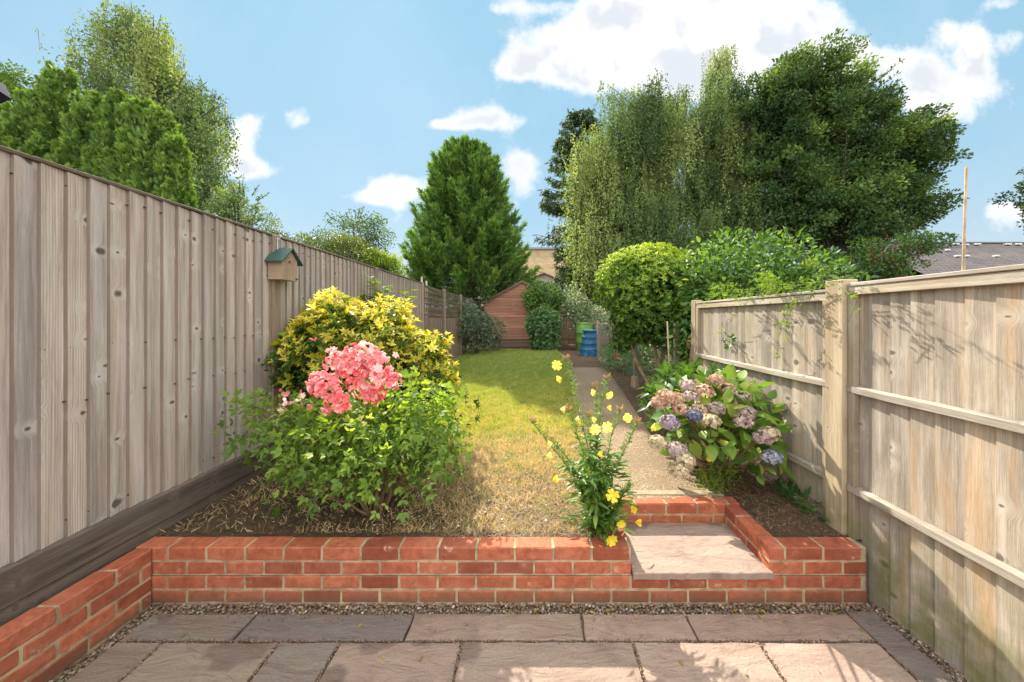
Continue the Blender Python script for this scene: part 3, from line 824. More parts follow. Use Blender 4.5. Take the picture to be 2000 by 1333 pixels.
# rose bush
def petal_flower(n=5, rings=2, cup=35, w=.8):
    pet = Tpl([(0, 0, 0), (w * .38, .45, .06), (w * .42, .85, .02), (0, 1.02, .05), (-w * .42, .85, .02), (-w * .38, .45, .06), (0, .5, -.05)],
              [(0, 1, 6), (0, 6, 5), (6, 1, 2, 3), (6, 3, 4, 5)])
    ps = []
    for r in range(rings):
        for i in range(n):
            a = 2 * math.pi * (i + .5 * r) / n
            ps.append((pet, rotm('Z', a) @ rotm('X', math.radians(cup + r * 22)) * (1 - .22 * r), (0, 0, .02 * r)))
    t = join_tpl(ps); t.v = t.v @ rotm('X', math.radians(-90)).T   # faces +Y
    return t
def rose():
    root = thing('rose_bush', 'rounded rose bush with a big coral-pink flower truss behind the brick wall', 'rose bush', (-1.17, 2.42, .3))
    lf = full_leaf(.56, .06, .14, .35); lp = [pinnate(lf, 2, .29, 62), pinnate(lf, 2, .27, 74), pinnate(lf, 2, .31, 52)]
    P = []; O = []; U_ = []
    for c, r, n, sd in (((-1.18, 2.42, .76), (.50, .36, .29), 1050, 11), ((-1.58, 2.45, .80), (.34, .30, .20), 300, 12), ((-.78, 2.45, .82), (.28, .30, .27), 420, 13), ((-1.95, 2.5, .92), (.2, .16, .13), 110, 14), ((-1.05, 2.6, .96), (.35, .3, .22), 240, 15), ((-1.25, 2.3, .60), (.40, .24, .14), 150, 16)):
        p, o, u = shrub_pts(c, r, n, 44, .5, 30, shell=(.62, 1.1), inner=.28, seed=sd, zmin=-.92); P.append(p); O.append(o); U_.append(u)
    P = np.concatenate(P); O = np.concatenate(O); U_ = np.concatenate(U_)
    k = (P[:, 2] > .54 + .03 * np.sin(P[:, 0] * 9)) & (P[:, 0] > -2.3); P = P[k]; O = O[k]
    mat = leaf_mat('rose_leaf', [(.05, .095, .016), (.09, .16, .024), (.16, .25, .04), (.30, .38, .08)], gain=1.3, trans=.42, tcol=(1.9, 1.7, .5), rough=.6, spec=.3)
    v = np.clip(rng.normal(.45, .22, len(P)) + (P[:, 2] - .8) * .5, 0, 1)
    scatter('foliage', lp, P, leaf_R(O, .7, .15, .6), rng.uniform(.07, .17, len(P)), mat, root, v)
    tips = P[rng.integers(0, len(P), 34)]
    stems(root, (-1.08, 2.38, .28), [tuple(t) for t in tips], .011, .003, M['stem_brown'], n=5, sway=.08)
    stems(root, (-1.08, 2.38, .28), [(-2.0, 2.45, .99), (-1.85, 2.5, 1.03), (-.62, 2.4, 1.0), (-1.3, 2.3, 1.2), (-1.2, 2.35, 1.25), (-1.1, 2.4, 1.2)], .009, .003, M['stem_green'], n=5)
    # flower trusses
    fl = [petal_flower(5, 1, 10), petal_flower(5, 2, 14), petal_flower(6, 2, 24)]
    m, nt = new_mat('rose_petal'); N = NT(nt); v = N.var()
    c = N.ramp(v, [(0, (.78, .13, .17)), (.3, (.88, .27, .28)), (.6, (.92, .46, .45)), (1, (.95, .78, .76))])
    p = N.pbr(c, .8, None, .1); t = N.n('ShaderNodeBsdfTranslucent'); N.set(t.inputs[0], N.mix(1, c, (1, .85, .85), 'MULTIPLY'))
    mx = N.n('ShaderNodeMixShader'); mx.inputs[0].default_value = .35; nt.links.new(p, mx.inputs[1]); nt.links.new(t.outputs[0], mx.inputs[2]); N.out(mx.outputs[0])
    M['petal'] = m
    D = 2.18
    tr = [((610, 688), .6), ((652, 700), .9), ((700, 700), 1.0), ((735, 715), .8), ((690, 735), 1.1), ((745, 745), .8), ((640, 765), 1.1), ((672, 785), .7), ((615, 750), .7), ((715, 765), .7), ((725, 685), .6)]
    for i, ((px, py), s) in enumerate([((625, 748), .75), ((655, 712), .85), ((698, 695), .95), ((733, 700), .7), ((690, 725), 1.1), ((735, 733), .95), ((765, 748), .55), ((640, 760), .9), ((660, 785), .85), ((705, 755), .95), ((735, 772), .5)]):
        c = np.array([wx(px, D), D + random.uniform(-.02, .06), wz(py, D)]); r = .072 * s + .010
        n = int(46 * s * s) + 14
        d = rdir(n); d[:, 1] -= .35; d[:, 2] += .2; d = norm(d)
        P = c + d * np.array([r, r * .9, r * .85]) * rng.uniform(.75, 1.3, n)[:, None]
        R = orient(norm(d + rng.normal(size=(n, 3)) * .25), rdir(n))
        vv = np.clip(rng.normal(.42 + (c[2] - 1.2) * .6, .25, n), 0, 1)
        scatter('flower_cluster', fl, P, R, rng.uniform(.018, .028, n), m, root, vv)
    for _ in range(26):     # single blooms, half-open flowers and spent heads round the truss
        px = random.gauss(690, 62); py = random.gauss(742, 42); D2 = 2.2 + random.uniform(-.08, .1); c = np.array([wx(px, D2), D2, wz(py, D2)]); P = c + rng.normal(size=(2, 3)) * .012
        scatter('flower', fl, P, orient(norm(rdir(2) + [0, -.7, .4]), rdir(2)), rng.uniform(.012, .024, 2), m, root, rng.uniform(0, 1, 2))
    for px, py, D2, n in ((545, 775, 2.5, 7), (552, 800, 2.5, 5), (560, 790, 2.55, 4), (760, 735, 2.3, 3)):
        c = np.array([wx(px, D2), D2, wz(py, D2)]); P = c + rng.normal(size=(n, 3)) * .03
        scatter('flower_cluster', fl, P, orient(norm(rdir(n) + [0, -.6, .3]), rdir(n)), rng.uniform(.014, .024, n), m, root)
    # fallen petals
    n = 130; x = rng.normal(-.75, .45, n); y = rng.uniform(2.12, 3.1, n); k = (x < .45) & (x > -1.9); x = x[k]; y = y[k]; n = len(x)
    pet = Tpl([(0, 0, 0), (.4, .4, .1), (.35, .9, .12), (-.35, .9, .12), (-.4, .4, .1)], [(0, 1, 2, 3, 4)])
    o = scatter('fallen_petals', pet, np.stack([x, y, gz(x, y) + .02], 1), orient(rdir(n) * [1, 1, .1], UP + rdir(n) * .3), rng.uniform(.010, .018, n), m, None, rng.uniform(.7, 1, n)); tag(o, kind='stuff')
rose()

# evening primrose
def primrose():
    root = thing('evening_primrose', 'tall leggy plant with pale yellow flowers growing behind the wall beside the step', 'flowering plant', (.42, 2.17, .3))
    lance = full_leaf(.24, .05, .22, .35); small = tri_leaf(.2, .08)
    mat = leaf_mat('primrose_leaf', [(.05, .11, .02), (.09, .18, .035), (.16, .27, .06), (.27, .38, .10)], gain=1.15, trans=.38, tcol=(1.8, 1.7, .5), rough=.38, spec=.5)
    D = 2.15
    # stem tips in the photo, measured at the plant's own distance
    tipdef = [(1105, 700, 2.2, 1), (1185, 738, 2.2, 1), (1162, 755, 2.25, 1), (1040, 822, 2.1, .7), (1245, 825, 2.15, .8), (1110, 800, 2.15, .6), (1210, 800, 2.2, .7), (1075, 860, 2.05, .7), (1150, 810, 2.25, .6), (1235, 945, 2.0, .5), (1215, 1020, 1.98, .4), (1135, 870, 2.0, .5)]
    sm = MB(); P1 = []; A1 = []; P2 = []; A2 = []; tips = []
    base = np.array([.42, 2.17, .29])
    for px, py, d, tall in tipdef:
        tip = np.array([wx(px, d), d, wz(py, d)]); b = base + np.array([random.uniform(-.06, .06), random.uniform(-.04, .05), 0])
        mid = b + (tip - b) * .5 + np.array([(tip - b)[0] * -.12, 0, .05]); pts = []
        for k in range(13):
            u = k / 12; pts.append((1 - u) ** 2 * b + 2 * u * (1 - u) * mid + u * u * tip + np.array([math.sin(u * 9 + px) * .008, math.cos(u * 7 + px) * .008, 0]))
        sm.tube(pts, [.0055 - .0035 * k / 12 for k in range(13)], 5); tips.append((tip, pts))
        for u in np.arange(.06, 1.0, .0075):
            q = u * 12; i = min(int(q), 11); p = np.array(pts[i]) + (np.array(pts[i + 1]) - np.array(pts[i])) * (q - i)
            a = random.uniform(0, 6.28); o = np.array([math.cos(a), math.sin(a), 0])
            if u > .5:
                for _ in range(2): 
                    a = random.uniform(0, 6.28); o = np.array([math.cos(a), math.sin(a), 0]); P1.append(p); A1.append(o * .7 + UP * random.uniform(.2, .8))
            if u < .62 and random.random() < .95: P2.append(p); A2.append(o + UP * random.uniform(-.1, .7))
    # basal clump
    for _ in range(150):
        a = random.uniform(0, 6.28); r = random.uniform(.02, .21); P2.append(base + np.array([math.cos(a) * r, math.sin(a) * r * .5, random.uniform(.02, .42)])); A2.append(np.array([math.cos(a), math.sin(a), random.uniform(-.3, .7)]))
    sm.build('stems', M['stem_green'], root)
    P1 = np.array(P1); A1 = np.array(A1); P2 = np.array(P2); A2 = np.array(A2)
    scatter('seed_pods', small, P1, orient(A1, rdir(len(P1)) + UP), rng.uniform(.024, .044, len(P1)), mat, root)
    scatter('foliage', lance, P2, orient(A2, UP + rdir(len(P2)) * .4), rng.uniform(.05, .12, len(P2)), mat, root, np.clip(rng.normal(.45, .25, len(P2)), 0, 1))
    # buds at the stem tips
    budm = plain('bud', (.42, .22, .10), .6, .3)
    for tip, pts in tips[:9]:
        bm_ = MB()
        for j in range(8):
            a = j * 2.4; L = random.uniform(.03, .055); s = Vector(tip) - Vector((0, 0, .02))
            e = s + Vector((math.cos(a) * .025, math.sin(a) * .025, L))
            bm_.tube([s, s.lerp(e, .5), s.lerp(e, .8), e], [.0012, .0018, .0034, .001], 5)
        bm_.build('bud_cluster', budm, root)
    # flowers
    pet = Tpl([(0, 0, 0), (.3, .35, .04), (.52, .75, .03), (.35, 1.0, -.02), (0, .88, .02), (-.35, 1.0, -.02), (-.52, .75, .03), (-.3, .35, .04), (0, .5, -.03)],
              [(0, 1, 8), (0, 8, 7), (8, 1, 2, 3, 4), (8, 4, 5, 6, 7)])
    def fl(cup):
        t = join_tpl([(pet, rotm('Z', i * math.pi / 2) @ rotm('X', math.radians(cup)), (0, 0, 0)) for i in range(4)]); t.v = t.v @ rotm('X', math.radians(-90)).T; return t
    m, nt = new_mat('primrose_petal'); N = NT(nt); c = N.ramp(N.var(), [(0, (.85, .62, .03)), (.5, (.88, .78, .12)), (1, (.90, .82, .35))])
    p = N.pbr(c, .5, None, .3); t = N.n('ShaderNodeBsdfTranslucent'); N.set(t.inputs[0], c); mx = N.n('ShaderNodeMixShader'); mx.inputs[0].default_value = .4
    nt.links.new(p, mx.inputs[1]); nt.links.new(t.outputs[0], mx.inputs[2]); N.out(mx.outputs[0])
    F_ = [(1088, 712, 20, .4, 2.18), (1097, 738, 55, .5, 2.2), (1093, 798, 70, .9, 2.15), (1163, 766, 60, .6, 2.24), (1185, 768, 45, .5, 2.2), (1183, 795, 60, .5, 2.2), (1137, 820, 50, .5, 2.2), (1122, 818, 60, .9, 2.2), (1160, 835, 25, .6, 2.1), (1185, 833, 12, .6, 2.1), (1165, 818, 60, .6, 2.2), (1222, 815, 45, .6, 2.15), (1268, 835, 60, .6, 2.1), (1080, 863, 65, .9, 2.05), (1066, 888, 65, .8, 2.05), (1078, 935, 60, .3, 2.0), (1195, 965, 8, .1, 1.93), (1243, 992, 65, .1, 1.96), (1210, 1015, 40, .1, 1.96), (1191, 1048, 30, .1, 1.93), (1238, 1016, 78, .1, 1.97), (1165, 885, 60, .4, 2.0)]
    for px, py, cup, v, d in F_:
        c = np.array([[wx(px, d), d - .02, wz(py, d)]])
        ax = np.array([[random.uniform(-.5, .5), -1 if cup < 50 else -.3, random.uniform(-.3, .5)]])
        if cup >= 60: ax = np.array([[random.choice((-1, 1)), -.3, random.uniform(-.2, .3)]])
        f = scatter('flower', fl(cup), c, orient(ax, rdir(1)), np.array([random.uniform(.032, .040)]), m, root, np.array([v]))
        nearest = min((q for tip, pts in tips for q in pts), key=lambda q: np.linalg.norm(q - c[0]))
        sb = MB(); sb.tube([nearest, (nearest + c[0]) / 2 + np.array([0, 0, .01]), c[0]], [.0018, .0016, .0024], 5); sb.build('flower_stalk', M['stem_green'], f)
primrose()

# hydrangea
def hydrangea():
    root = thing('hydrangea', 'hydrangea with faded dusty-pink and blue mophead flowers by the right fence', 'shrub', (1.56, 2.85, .3))
    lf = full_leaf(.66, .06, .16, .4)
    mat = leaf_mat('hydrangea_leaf', [(.05, .12, .02), (.10, .21, .035), (.20, .32, .05), (.36, .42, .08), (.42, .24, .09)], trans=.38, tcol=(1.6, 1.5, .45), rough=.5)
    P = []; O = []
    for c, r, n, sd in (((1.50, 2.82, .84), (.40, .34, .34), 330, 21), ((1.76, 2.75, .66), (.2, .24, .24), 90, 22), ((1.28, 2.85, .72), (.2, .22, .26), 80, 23)):
        p, o, u = shrub_pts(c, r, n, 20, .25, 12, inner=.35, seed=sd); P.append(p); O.append(o)
    P = np.concatenate(P); O = np.concatenate(O); k = P[:, 0] < 1.96; P = P[k]; O = O[k]
    scatter('foliage', lf, P, leaf_R(O, .6, .1, .7), rng.uniform(.08, .15, len(P)), mat, root, np.clip(rng.beta(2, 3, len(P)), 0, 1))
    heads = [(1400, 742, 3.0, 0), (1375, 765, 2.95, 0), (1350, 775, 2.95, 1), (1345, 755, 3.05, 1), (1420, 760, 3.05, 0), (1448, 778, 2.95, 1), (1428, 790, 2.9, 0), (1398, 798, 2.85, 1), (1365, 803, 2.85, 0), (1330, 800, 2.85, 0), (1300, 775, 2.85, 0), (1318, 780, 2.9, 0), (1290, 787, 2.85, 0), (1388, 824, 2.72, 4), (1452, 822, 2.8, 1), (1458, 806, 2.85, 1), (1308, 826, 2.7, 3), (1356, 812, 2.68, 2), (1490, 855, 2.72, 1), (1503, 848, 2.75, 4), (1508, 893, 2.7, 5), (1285, 865, 2.6, 4), (1322, 880, 2.55, 1), (1338, 900, 2.5, 4), (1328, 918, 2.5, 4), (1372, 750, 3.1, 0)]
    cols = [[(.36, .18, .12), (.58, .36, .26), (.70, .56, .38)], [(.32, .22, .22), (.46, .36, .34), (.66, .56, .42)], [(.06, .075, .14), (.11, .125, .21), (.24, .24, .26)], [(.26, .18, .28), (.38, .29, .38), (.60, .50, .42)], [(.36, .29, .17), (.54, .44, .28), (.70, .60, .42)], [(.20, .21, .32), (.32, .33, .44), (.55, .52, .46)]]
    mats = [leaf_mat('floret_' + n, [tuple(q) for q in c], trans=.2, tcol=(1, 1, 1), rough=.7, spec=.2) for n, c in zip(('dusty_pink', 'faded_lilac', 'deep_blue', 'mauve', 'cream', 'pale_blue'), cols)]
    pet = Tpl([(0, 0, 0), (.36, .4, .03), (.3, .85, -.02), (0, 1, .02), (-.3, .85, -.02), (-.36, .4, .03)], [(0, 1, 2, 3), (0, 3, 4, 5)])
    flo = join_tpl([(pet, rotm('Z', i * math.pi / 2 + .3) @ rotm('X', math.radians(12)), (0, 0, 0)) for i in range(4)]); flo.v = flo.v @ rotm('X', math.radians(-90)).T
    tips = []
    for px, py, d, ci in heads:
        d = d - .36 + random.uniform(-.03, .05); c = np.array([wx(px, d), d, wz(py, d)]); r = random.uniform(.056, .072) if ci != 2 else .05
        n = 190; dd = rdir(n); dd = dd[dd[:, 2] > -.6]; n = len(dd)
        P = c + dd * np.array([r, r, r * .78]) * rng.uniform(.85, 1.05, n)[:, None]
        scatter('flower_head', flo, P, orient(norm(dd + rng.normal(size=(n, 3)) * .2), rdir(n)), rng.uniform(.010, .015, n), mats[ci], root)
        tips.append(tuple(c))
    stems(root, (1.56, 2.86, .3), tips, .008, .003, M['stem_brown'], n=5, sway=.05)
hydrangea()

def leafy(name, label, cat, base, lumps, tpl, size, mat, n_stems=8, stem_r=(.01, .003), group=None, var=(.5, .25), jit=.6, up=.25, lump=(26, .25, 14), inner=.28, stem_mat=None, zmin=-.85, keep=None, shell=(.72, 1.05)):
    root = thing(name, label, cat, base, group)
    P = []; O = []
    for i, (c, r, n) in enumerate(lumps):
        p, o, u = shrub_pts(c, r, n, lump[0], lump[1], lump[2], shell=shell, inner=inner, seed=hash_(name + label) + i, zmin=zmin); P.append(p); O.append(o)
    P = np.concatenate(P); O = np.concatenate(O)
    if keep is not None: k = keep(P); P = P[k]; O = O[k]
    scatter('foliage', tpl, P, leaf_R(O, jit, up), rng.uniform(size[0], size[1], len(P)), mat, root, np.clip(rng.normal(var[0], var[1], len(P)), 0, 1))
    tips = P[rng.integers(0, len(P), n_stems)]
    stems(root, base, [tuple(t) for t in tips], stem_r[0], stem_r[1], stem_mat or M['stem_brown'])
    return root
def hash_(s): return sum(ord(c) * (i + 1) for i, c in enumerate(s)) % 9973

lf_long = full_leaf(.34, .06, .18, .4)
M['leaf_mid'] = leaf_mat('mid_green_leaf', [(.035, .085, .018), (.06, .13, .025), (.10, .19, .035)], trans=.35, tcol=(1.8, 1.7, .5), rough=.4, spec=.5)
M['leaf_dark'] = leaf_mat('dark_glossy_leaf', [(.022, .055, .016), (.04, .09, .022), (.10, .185, .03), (.22, .31, .05)], gain=1.35, trans=.3, tcol=(1.6, 1.6, .5), rough=.52, spec=.35)
M['leaf_lime'] = leaf_mat('lime_leaf', [(.09, .18, .02), (.18, .29, .03), (.30, .38, .045)], trans=.42, tcol=(1.4, 1.3, .5), rough=.7, spec=.15)
M['leaf_grey'] = leaf_mat('grey_green_leaf', [(.06, .10, .055), (.11, .16, .09), (.17, .23, .13)], trans=.3, tcol=(1.3, 1.3, .7), rough=.6)
M['leaf_sea'] = leaf_mat('soft_green_leaf', [(.06, .13, .05), (.10, .20, .07), (.15, .27, .09)], trans=.35, tcol=(1.4, 1.4, .5), rough=.6)
M['leaf_bush'] = leaf_mat('bush_leaf', [(.05, .11, .02), (.13, .24, .03), (.30, .42, .04), (.50, .56, .08)], trans=.38, tcol=(1.4, 1.3, .4), rough=.4)

leafy('leafy_plant', 'broad-leaved glossy green plant directly behind the hydrangea', 'plant', (1.62, 3.45, .33), [((1.55, 3.4, .88), (.42, .3, .26), 260), ((1.85, 3.2, .82), (.22, .25, .3), 110)], [lf_long, rosette(lf_long, 5, 40, .9, seed=5)], (.10, .17), M['leaf_mid'], 10, (.008, .003), stem_mat=M['stem_green'], keep=lambda P: P[:, 0] < 1.95)
leafy('feathery_plant', 'small ferny green plant with one orange flower at the foot of the hydrangea', 'plant', (1.40, 2.62, .31), [((1.42, 2.62, .50), (.14, .10, .19), 750), ((1.33, 2.58, .42), (.1, .08, .1), 200)], tri_leaf(.3), (.014, .032), M['leaf_lime'], 14, (.003, .001), stem_mat=M['stem_green'], inner=.5)
def orange_flower():
    o = bpy.data.objects['feathery_plant']
    fl = petal_flower(6, 1, 15); c = np.array([[wx(1384, 2.5), 2.5, wz(897, 2.5)]])
    scatter('flower', fl, c, orient(np.array([[0, -1, .3]]), rdir(1)), np.array([.02]), plain('orange_petal', (.85, .42, .02), .5), o)
orange_flower()

# small red-flowered bedding and weeds by the path
leafy('bedding_plant', 'low leafy green bedding with tiny red flowers beside the wire netting', 'plant', (2.05, 8.0, .42), [((2.1, 8.2, .72), (.42, 1.1, .36), 1500), ((2.5, 7.4, .68), (.45, .7, .32), 900)], tri_leaf(.5), (.04, .08), M['leaf_sea'], 10, (.006, .002))
_o = bpy.data.objects['bedding_plant']
_P = np.array([[wx(1210, 8), 7.6, wz(668, 8)], [wx(1213, 8), 7.6, wz(674, 8)], [wx(1190, 8), 7.4, wz(690, 8)], [wx(1216, 8), 7.5, wz(660, 8)]])
_rm = plain('red_petal', (.6, .06, .06), .5)
for _i in range(4): scatter('flower', petal_flower(5, 2, 30), _P[_i:_i + 1], orient(np.array([[0, -1., .4]]), rdir(1)), .05, _rm, _o)
leafy('weed_clump', 'small green weed clump against the post at the bed corner', 'plant', (1.93, 2.5, .31), [((1.93, 2.5, .34), (.05, .16, .05), 90)], lf_long, (.05, .09), M['leaf_mid'], 4, (.003, .001), stem_mat=M['stem_green'], keep=lambda P: (P[:, 0] < 1.97) & (P[:, 2] > .3))
leafy('weed_clump', 'tiny weed sprigs in the dry turf behind the left corner of the wall', 'plant', (-1.75, 2.32, .3), [((-1.75, 2.32, .315), (.07, .08, .03), 50)], lf_long, (.02, .04), M['leaf_mid'], 3, (.002, .001), stem_mat=M['stem_green'], keep=lambda P: P[:, 2] > .3)
leafy('creeping_weed', 'sprawling green weed with small leaves under the right of the rose bush', 'plant', (-1.45, 2.25, .3), [((-1.42, 2.22, .34), (.13, .08, .06), 60)], pinnate(full_leaf(.6), 1, .5, 60), (.035, .06), M['leaf_mid'], 3, (.002, .001), stem_mat=M['stem_green'], keep=lambda P: P[:, 2] > .3) if False else None

# bright shoots on the left fence
def shoots():
    root = thing('buddleia', 'lime-green upright shoots rising beside the left fence behind the yellow shrub', 'shrub', (-2.1, 4.6, .35))
    lf = full_leaf(.26, .05, .25, .35); P = []; A = []; mb = MB()
    for px, py, d in ((725, 540, 4.75), (748, 560, 4.7), (770, 582, 4.75), (757, 600, 4.6), (800, 568, 5.0), (712, 575, 4.8), (790, 600, 4.9), (738, 590, 4.6)):
        tip = np.array([wx(px, d), d, wz(py, d)]); b = np.array([-2.0 + random.uniform(-.1, .1), 4.6, .35]); pts = [b + (tip - b) * u + np.array([0, 0, .3 * u * (1 - u)]) for u in np.linspace(0, 1, 9)]
        mb.tube(pts, [.008 - .006 * k / 8 for k in range(9)], 5)
        for u in np.arange(.55, 1.0, .018):
            q = u * 8; i = min(int(q), 7); p = pts[i] + (pts[i + 1] - pts[i]) * (q - i)
            for _ in range(3):
                a = random.uniform(0, 6.28); P.append(p); A.append([math.cos(a), math.sin(a), random.uniform(.1, .8)])
    mb.build('stems', M['stem_green'], root); P = np.array(P); A = np.array(A)
    k = P[:, 0] > -2.36; P = P[k]; A = A[k]
    scatter('foliage', lf, P, orient(A, UP + rdir(len(P)) * .3), rng.uniform(.10, .17, len(P)), M['leaf_lime'], root)
shoots()

# round clipped shrub-tree with bare stems (centre right)
def lollipop():
    root = thing('topiary_shrub', 'clipped yellow-green evergreen shrub-tree with bare twisted stems right of the path', 'shrub', (2.12, 6.0, .37))
    P = []; O = []; U_ = []
    for c, r, n, sd in (((2.0, 5.9, 2.22), (.78, .75, .68), 6500, 31), ((2.1, 5.9, 1.72), (.70, .7, .48), 4600, 32), ((2.5, 5.7, 1.35), (.42, .5, .34), 1500, 33), ((1.62, 6.0, 1.28), (.22, .3, .2), 260, 34)):
        p, o, u = shrub_pts(c, r, n, 40, .16, 20, inner=.35, seed=sd, zmin=-1); P.append(p); O.append(o); U_.append(u)
    P = np.concatenate(P); O = np.concatenate(O); u = np.concatenate(U_)
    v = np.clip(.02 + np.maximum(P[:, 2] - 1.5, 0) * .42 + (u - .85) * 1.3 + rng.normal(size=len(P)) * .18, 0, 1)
    ro = [rosette(full_leaf(.34, .08, .15, .5), 5, 48, 1, seed=9), rosette(full_leaf(.34, .08, .15, .5), 4, 40, 1, seed=8)]
    scatter('foliage', ro, P, leaf_R(O, .4, .5), rng.uniform(.045, .085, len(P)), M['leaf_bush'], root, v)
    mb = MB()
    def br(a, b, c, r0, r1):
        pts = [Vector(a) * (1 - u) ** 2 + Vector(b) * 2 * u * (1 - u) + Vector(c) * u * u + Vector((math.sin(u * 8) * .02, 0, 0)) for u in [k / 9 for k in range(10)]]
        mb.tube(pts, [r0 + (r1 - r0) * k / 9 for k in range(10)], 8)
    br((2.1, 6.0, .3), (1.9, 5.9, .7), (1.62, 5.9, 1.35), .035, .02)
    br((2.12, 6.05, .3), (2.35, 6, .7), (2.25, 5.9, 1.4), .05, .03)
    br((2.2, 6.0, .3), (2.5, 5.9, .7), (2.6, 5.8, 1.3), .045, .025)
    br((2.18, 6.0, .3), (2.2, 5.8, .8), (2.0, 5.8, 1.7), .04, .02)
    br((1.62, 5.9, 1.35), (1.75, 5.8, 1.6), (1.9, 5.8, 2.0), .02, .01)
    mb.build('trunk', plain('pale_bark', (.34, .24, .14), .85, .2, 16, .35, .6), root)
lollipop()

# camellia over the right fence
leafy('camellia', 'large glossy-leaved camellia bush spilling over the far right fence panel', 'shrub', (3.3, 5.2, .4),
      [((3.25, 5.05, 1.95), (1.15, .85, .86), 7500), ((2.6, 4.75, 1.75), (.48, .5, .62), 2600), ((4.1, 5.1, 1.75), (.65, .7, .62), 2400), ((2.25, 4.85, 1.3), (.3, .4, .5), 500)],
      [full_leaf(.5, .07, .2, .45), full_leaf(.46, .1, .28, .45)], (.065, .11), M['leaf_dark'], 12, (.02, .006), jit=.55, up=.0, lump=(50, .16, 24), inner=.35, keep=lambda P: (P[:, 2] < 3) & ((P[:, 0] > 2.06) | (P[:, 1] > 4.25)))

# climber trailing on the right fence
def climber():
    root = thing('jasmine_climber', 'thin leafy climber trailing over the top of the far right fence panel', 'climber', (2.0, 2.9, 1.82))
    mb = MB(); P = []; A = []; lp = pinnate(full_leaf(.4), 2, .4, 60)
    X = 1.93
    paths = [[(1662, 545), (1600, 556), (1540, 566), (1470, 590), (1420, 640), (1400, 655)], [(1620, 560), (1570, 585), (1545, 620), (1530, 660), (1522, 700)], [(1640, 560), (1580, 572), (1500, 580), (1440, 592)], [(1600, 575), (1560, 600), (1548, 640), (1546, 668)],
             [(1640, 556), (1690, 590), (1670, 640)], [(1560, 560), (1510, 560), (1460, 575)]]
    for pp in paths:
        pts = []
        for i, (px, py) in enumerate(pp):
            d = X * F / (px - CX); pts.append(Vector((X - .03 - .02 * math.sin(i), d, wz(py, d) + .01)))
        fine = []
        for a, b in zip(pts[:-1], pts[1:]):
            for k in range(8): fine.append(a.lerp(b, k / 8) + Vector((0, 0, random.uniform(-.003, .003))))
        mb.tube(fine, .0018, 4)
        for q in fine:
            if random.random() < .6:
                P.append(q); A.append([random.uniform(-1, .2), random.uniform(-1, 1), random.uniform(-.8, .8)])
    for _ in range(60):     # tangle on the capping
        P.append((random.uniform(1.93, 2.1), random.uniform(2.5, 3.9), random.uniform(1.84, 1.92))); A.append([random.uniform(-1, 1), random.uniform(-1, 1), random.uniform(0, .8)])
    for _ in range(11):
        y = random.uniform(2.25, 3.3); a = Vector((1.98, y, 1.86)); b = a + Vector((random.uniform(-.32, -.1), random.uniform(-.3, .05), random.uniform(-.12, .14)))
        fine = [a.lerp(b, k / 9) + Vector((0, 0, .07 * math.sin(math.pi * k / 9))) for k in range(10)]
        mb.tube(fine, .0016, 4)
        for q in fine[2:]:
            for _ in range(2): P.append(q); A.append([random.uniform(-1, .6), random.uniform(-1, 1), random.uniform(-.6, .6)])
    mb.build('stems', M['stem_green'], root); P = np.array([tuple(p) for p in P]); A = np.array(A)
    scatter('foliage', lp, P, orient(A, UP + rdir(len(P))), rng.uniform(.035, .07, len(P)), M['leaf_lime'], root)
climber()
leafy('fern_sprig', 'little leaf sprig poking out of the far right fence panel', 'plant', (1.985, 3.4, 1.42), [((1.95, 3.4, 1.42), (.03, .07, .07), 26)], full_leaf(.4), (.04, .06), M['leaf_mid'], 3, (.002, .001), stem_mat=M['stem_green'])

# far-end shrubs
leafy('grey_leaved_shrub', 'airy grey-green shrub at the far end of the left fence', 'shrub', (-1.9, 11.6, .42), [((-1.85, 11.5, 1.3), (.5, .6, .66), 1300), ((-2.1, 11.2, 1.65), (.35, .5, .55), 500), ((-1.5, 12.3, 1.05), (.5, .5, .55), 800)], [tri_leaf(.4), rosette(tri_leaf(.45), 4, 40, 1, seed=3)], (.05, .11), M['leaf_grey'], 14, (.02, .006), lump=(18, .45, 10))
leafy('round_ivy_bush', 'dark round glossy bush leaning on the shed above the mid-green bush', 'shrub', (.45, 14.2, .42), [((.42, 14.0, 2.45), (.80, .7, .60), 3000)], full_leaf(.6, .05, .1), (.07, .12), M['leaf_dark'], 6, (.04, .02), lump=(30, .12, 20), stem_mat=M['bark'])
leafy('maple_leaved_bush', 'soft mid-green bush with jagged leaves in front of the shed', 'shrub', (.42, 12.9, .42), [((.42, 12.9, 1.42), (.68, .6, .62), 1900), ((.45, 12.9, .8), (.55, .5, .45), 900)], [join_tpl([(full_leaf(.4), rotm('Z', a) * s, (0, 0, 0)) for a, s in ((0, 1), (.9, .8), (-.9, .8))])], (.08, .13), M['leaf_sea'], 8, (.02, .006), lump=(24, .14, 16), up=-.1)
leafy('variegated_shrub', 'pale-edged leafy shrub behind the two compost bins', 'shrub', (2.1, 13.6, .42), [((1.75, 13.6, 2.0), (.55, .6, .5), 1400), ((2.4, 13.4, 1.5), (.75, .7, .62), 1900), ((1.6, 14, 2.45), (.4, .5, .5), 600)], full_leaf(.5), (.07, .12), leaf_mat('variegated_leaf', [(.05, .10, .04), (.09, .17, .05), (.30, .34, .20), (.50, .50, .38)], trans=.3, tcol=(1.3, 1.3, .7)), 6, (.03, .01), lump=(24, .25, 14))
leafy('border_shrub', 'low tangled green shrub along the netting behind the topiary', 'shrub', (3.6, 8.2, .4), [((3.3, 8.4, 1.0), (.9, 1.1, .65), 2400), ((4.4, 7.6, 1.2), (.9, .9, .8), 1800)], tri_leaf(.5), (.06, .11), M['leaf_mid'], 8, (.02, .005), lump=(30, .3, 14))

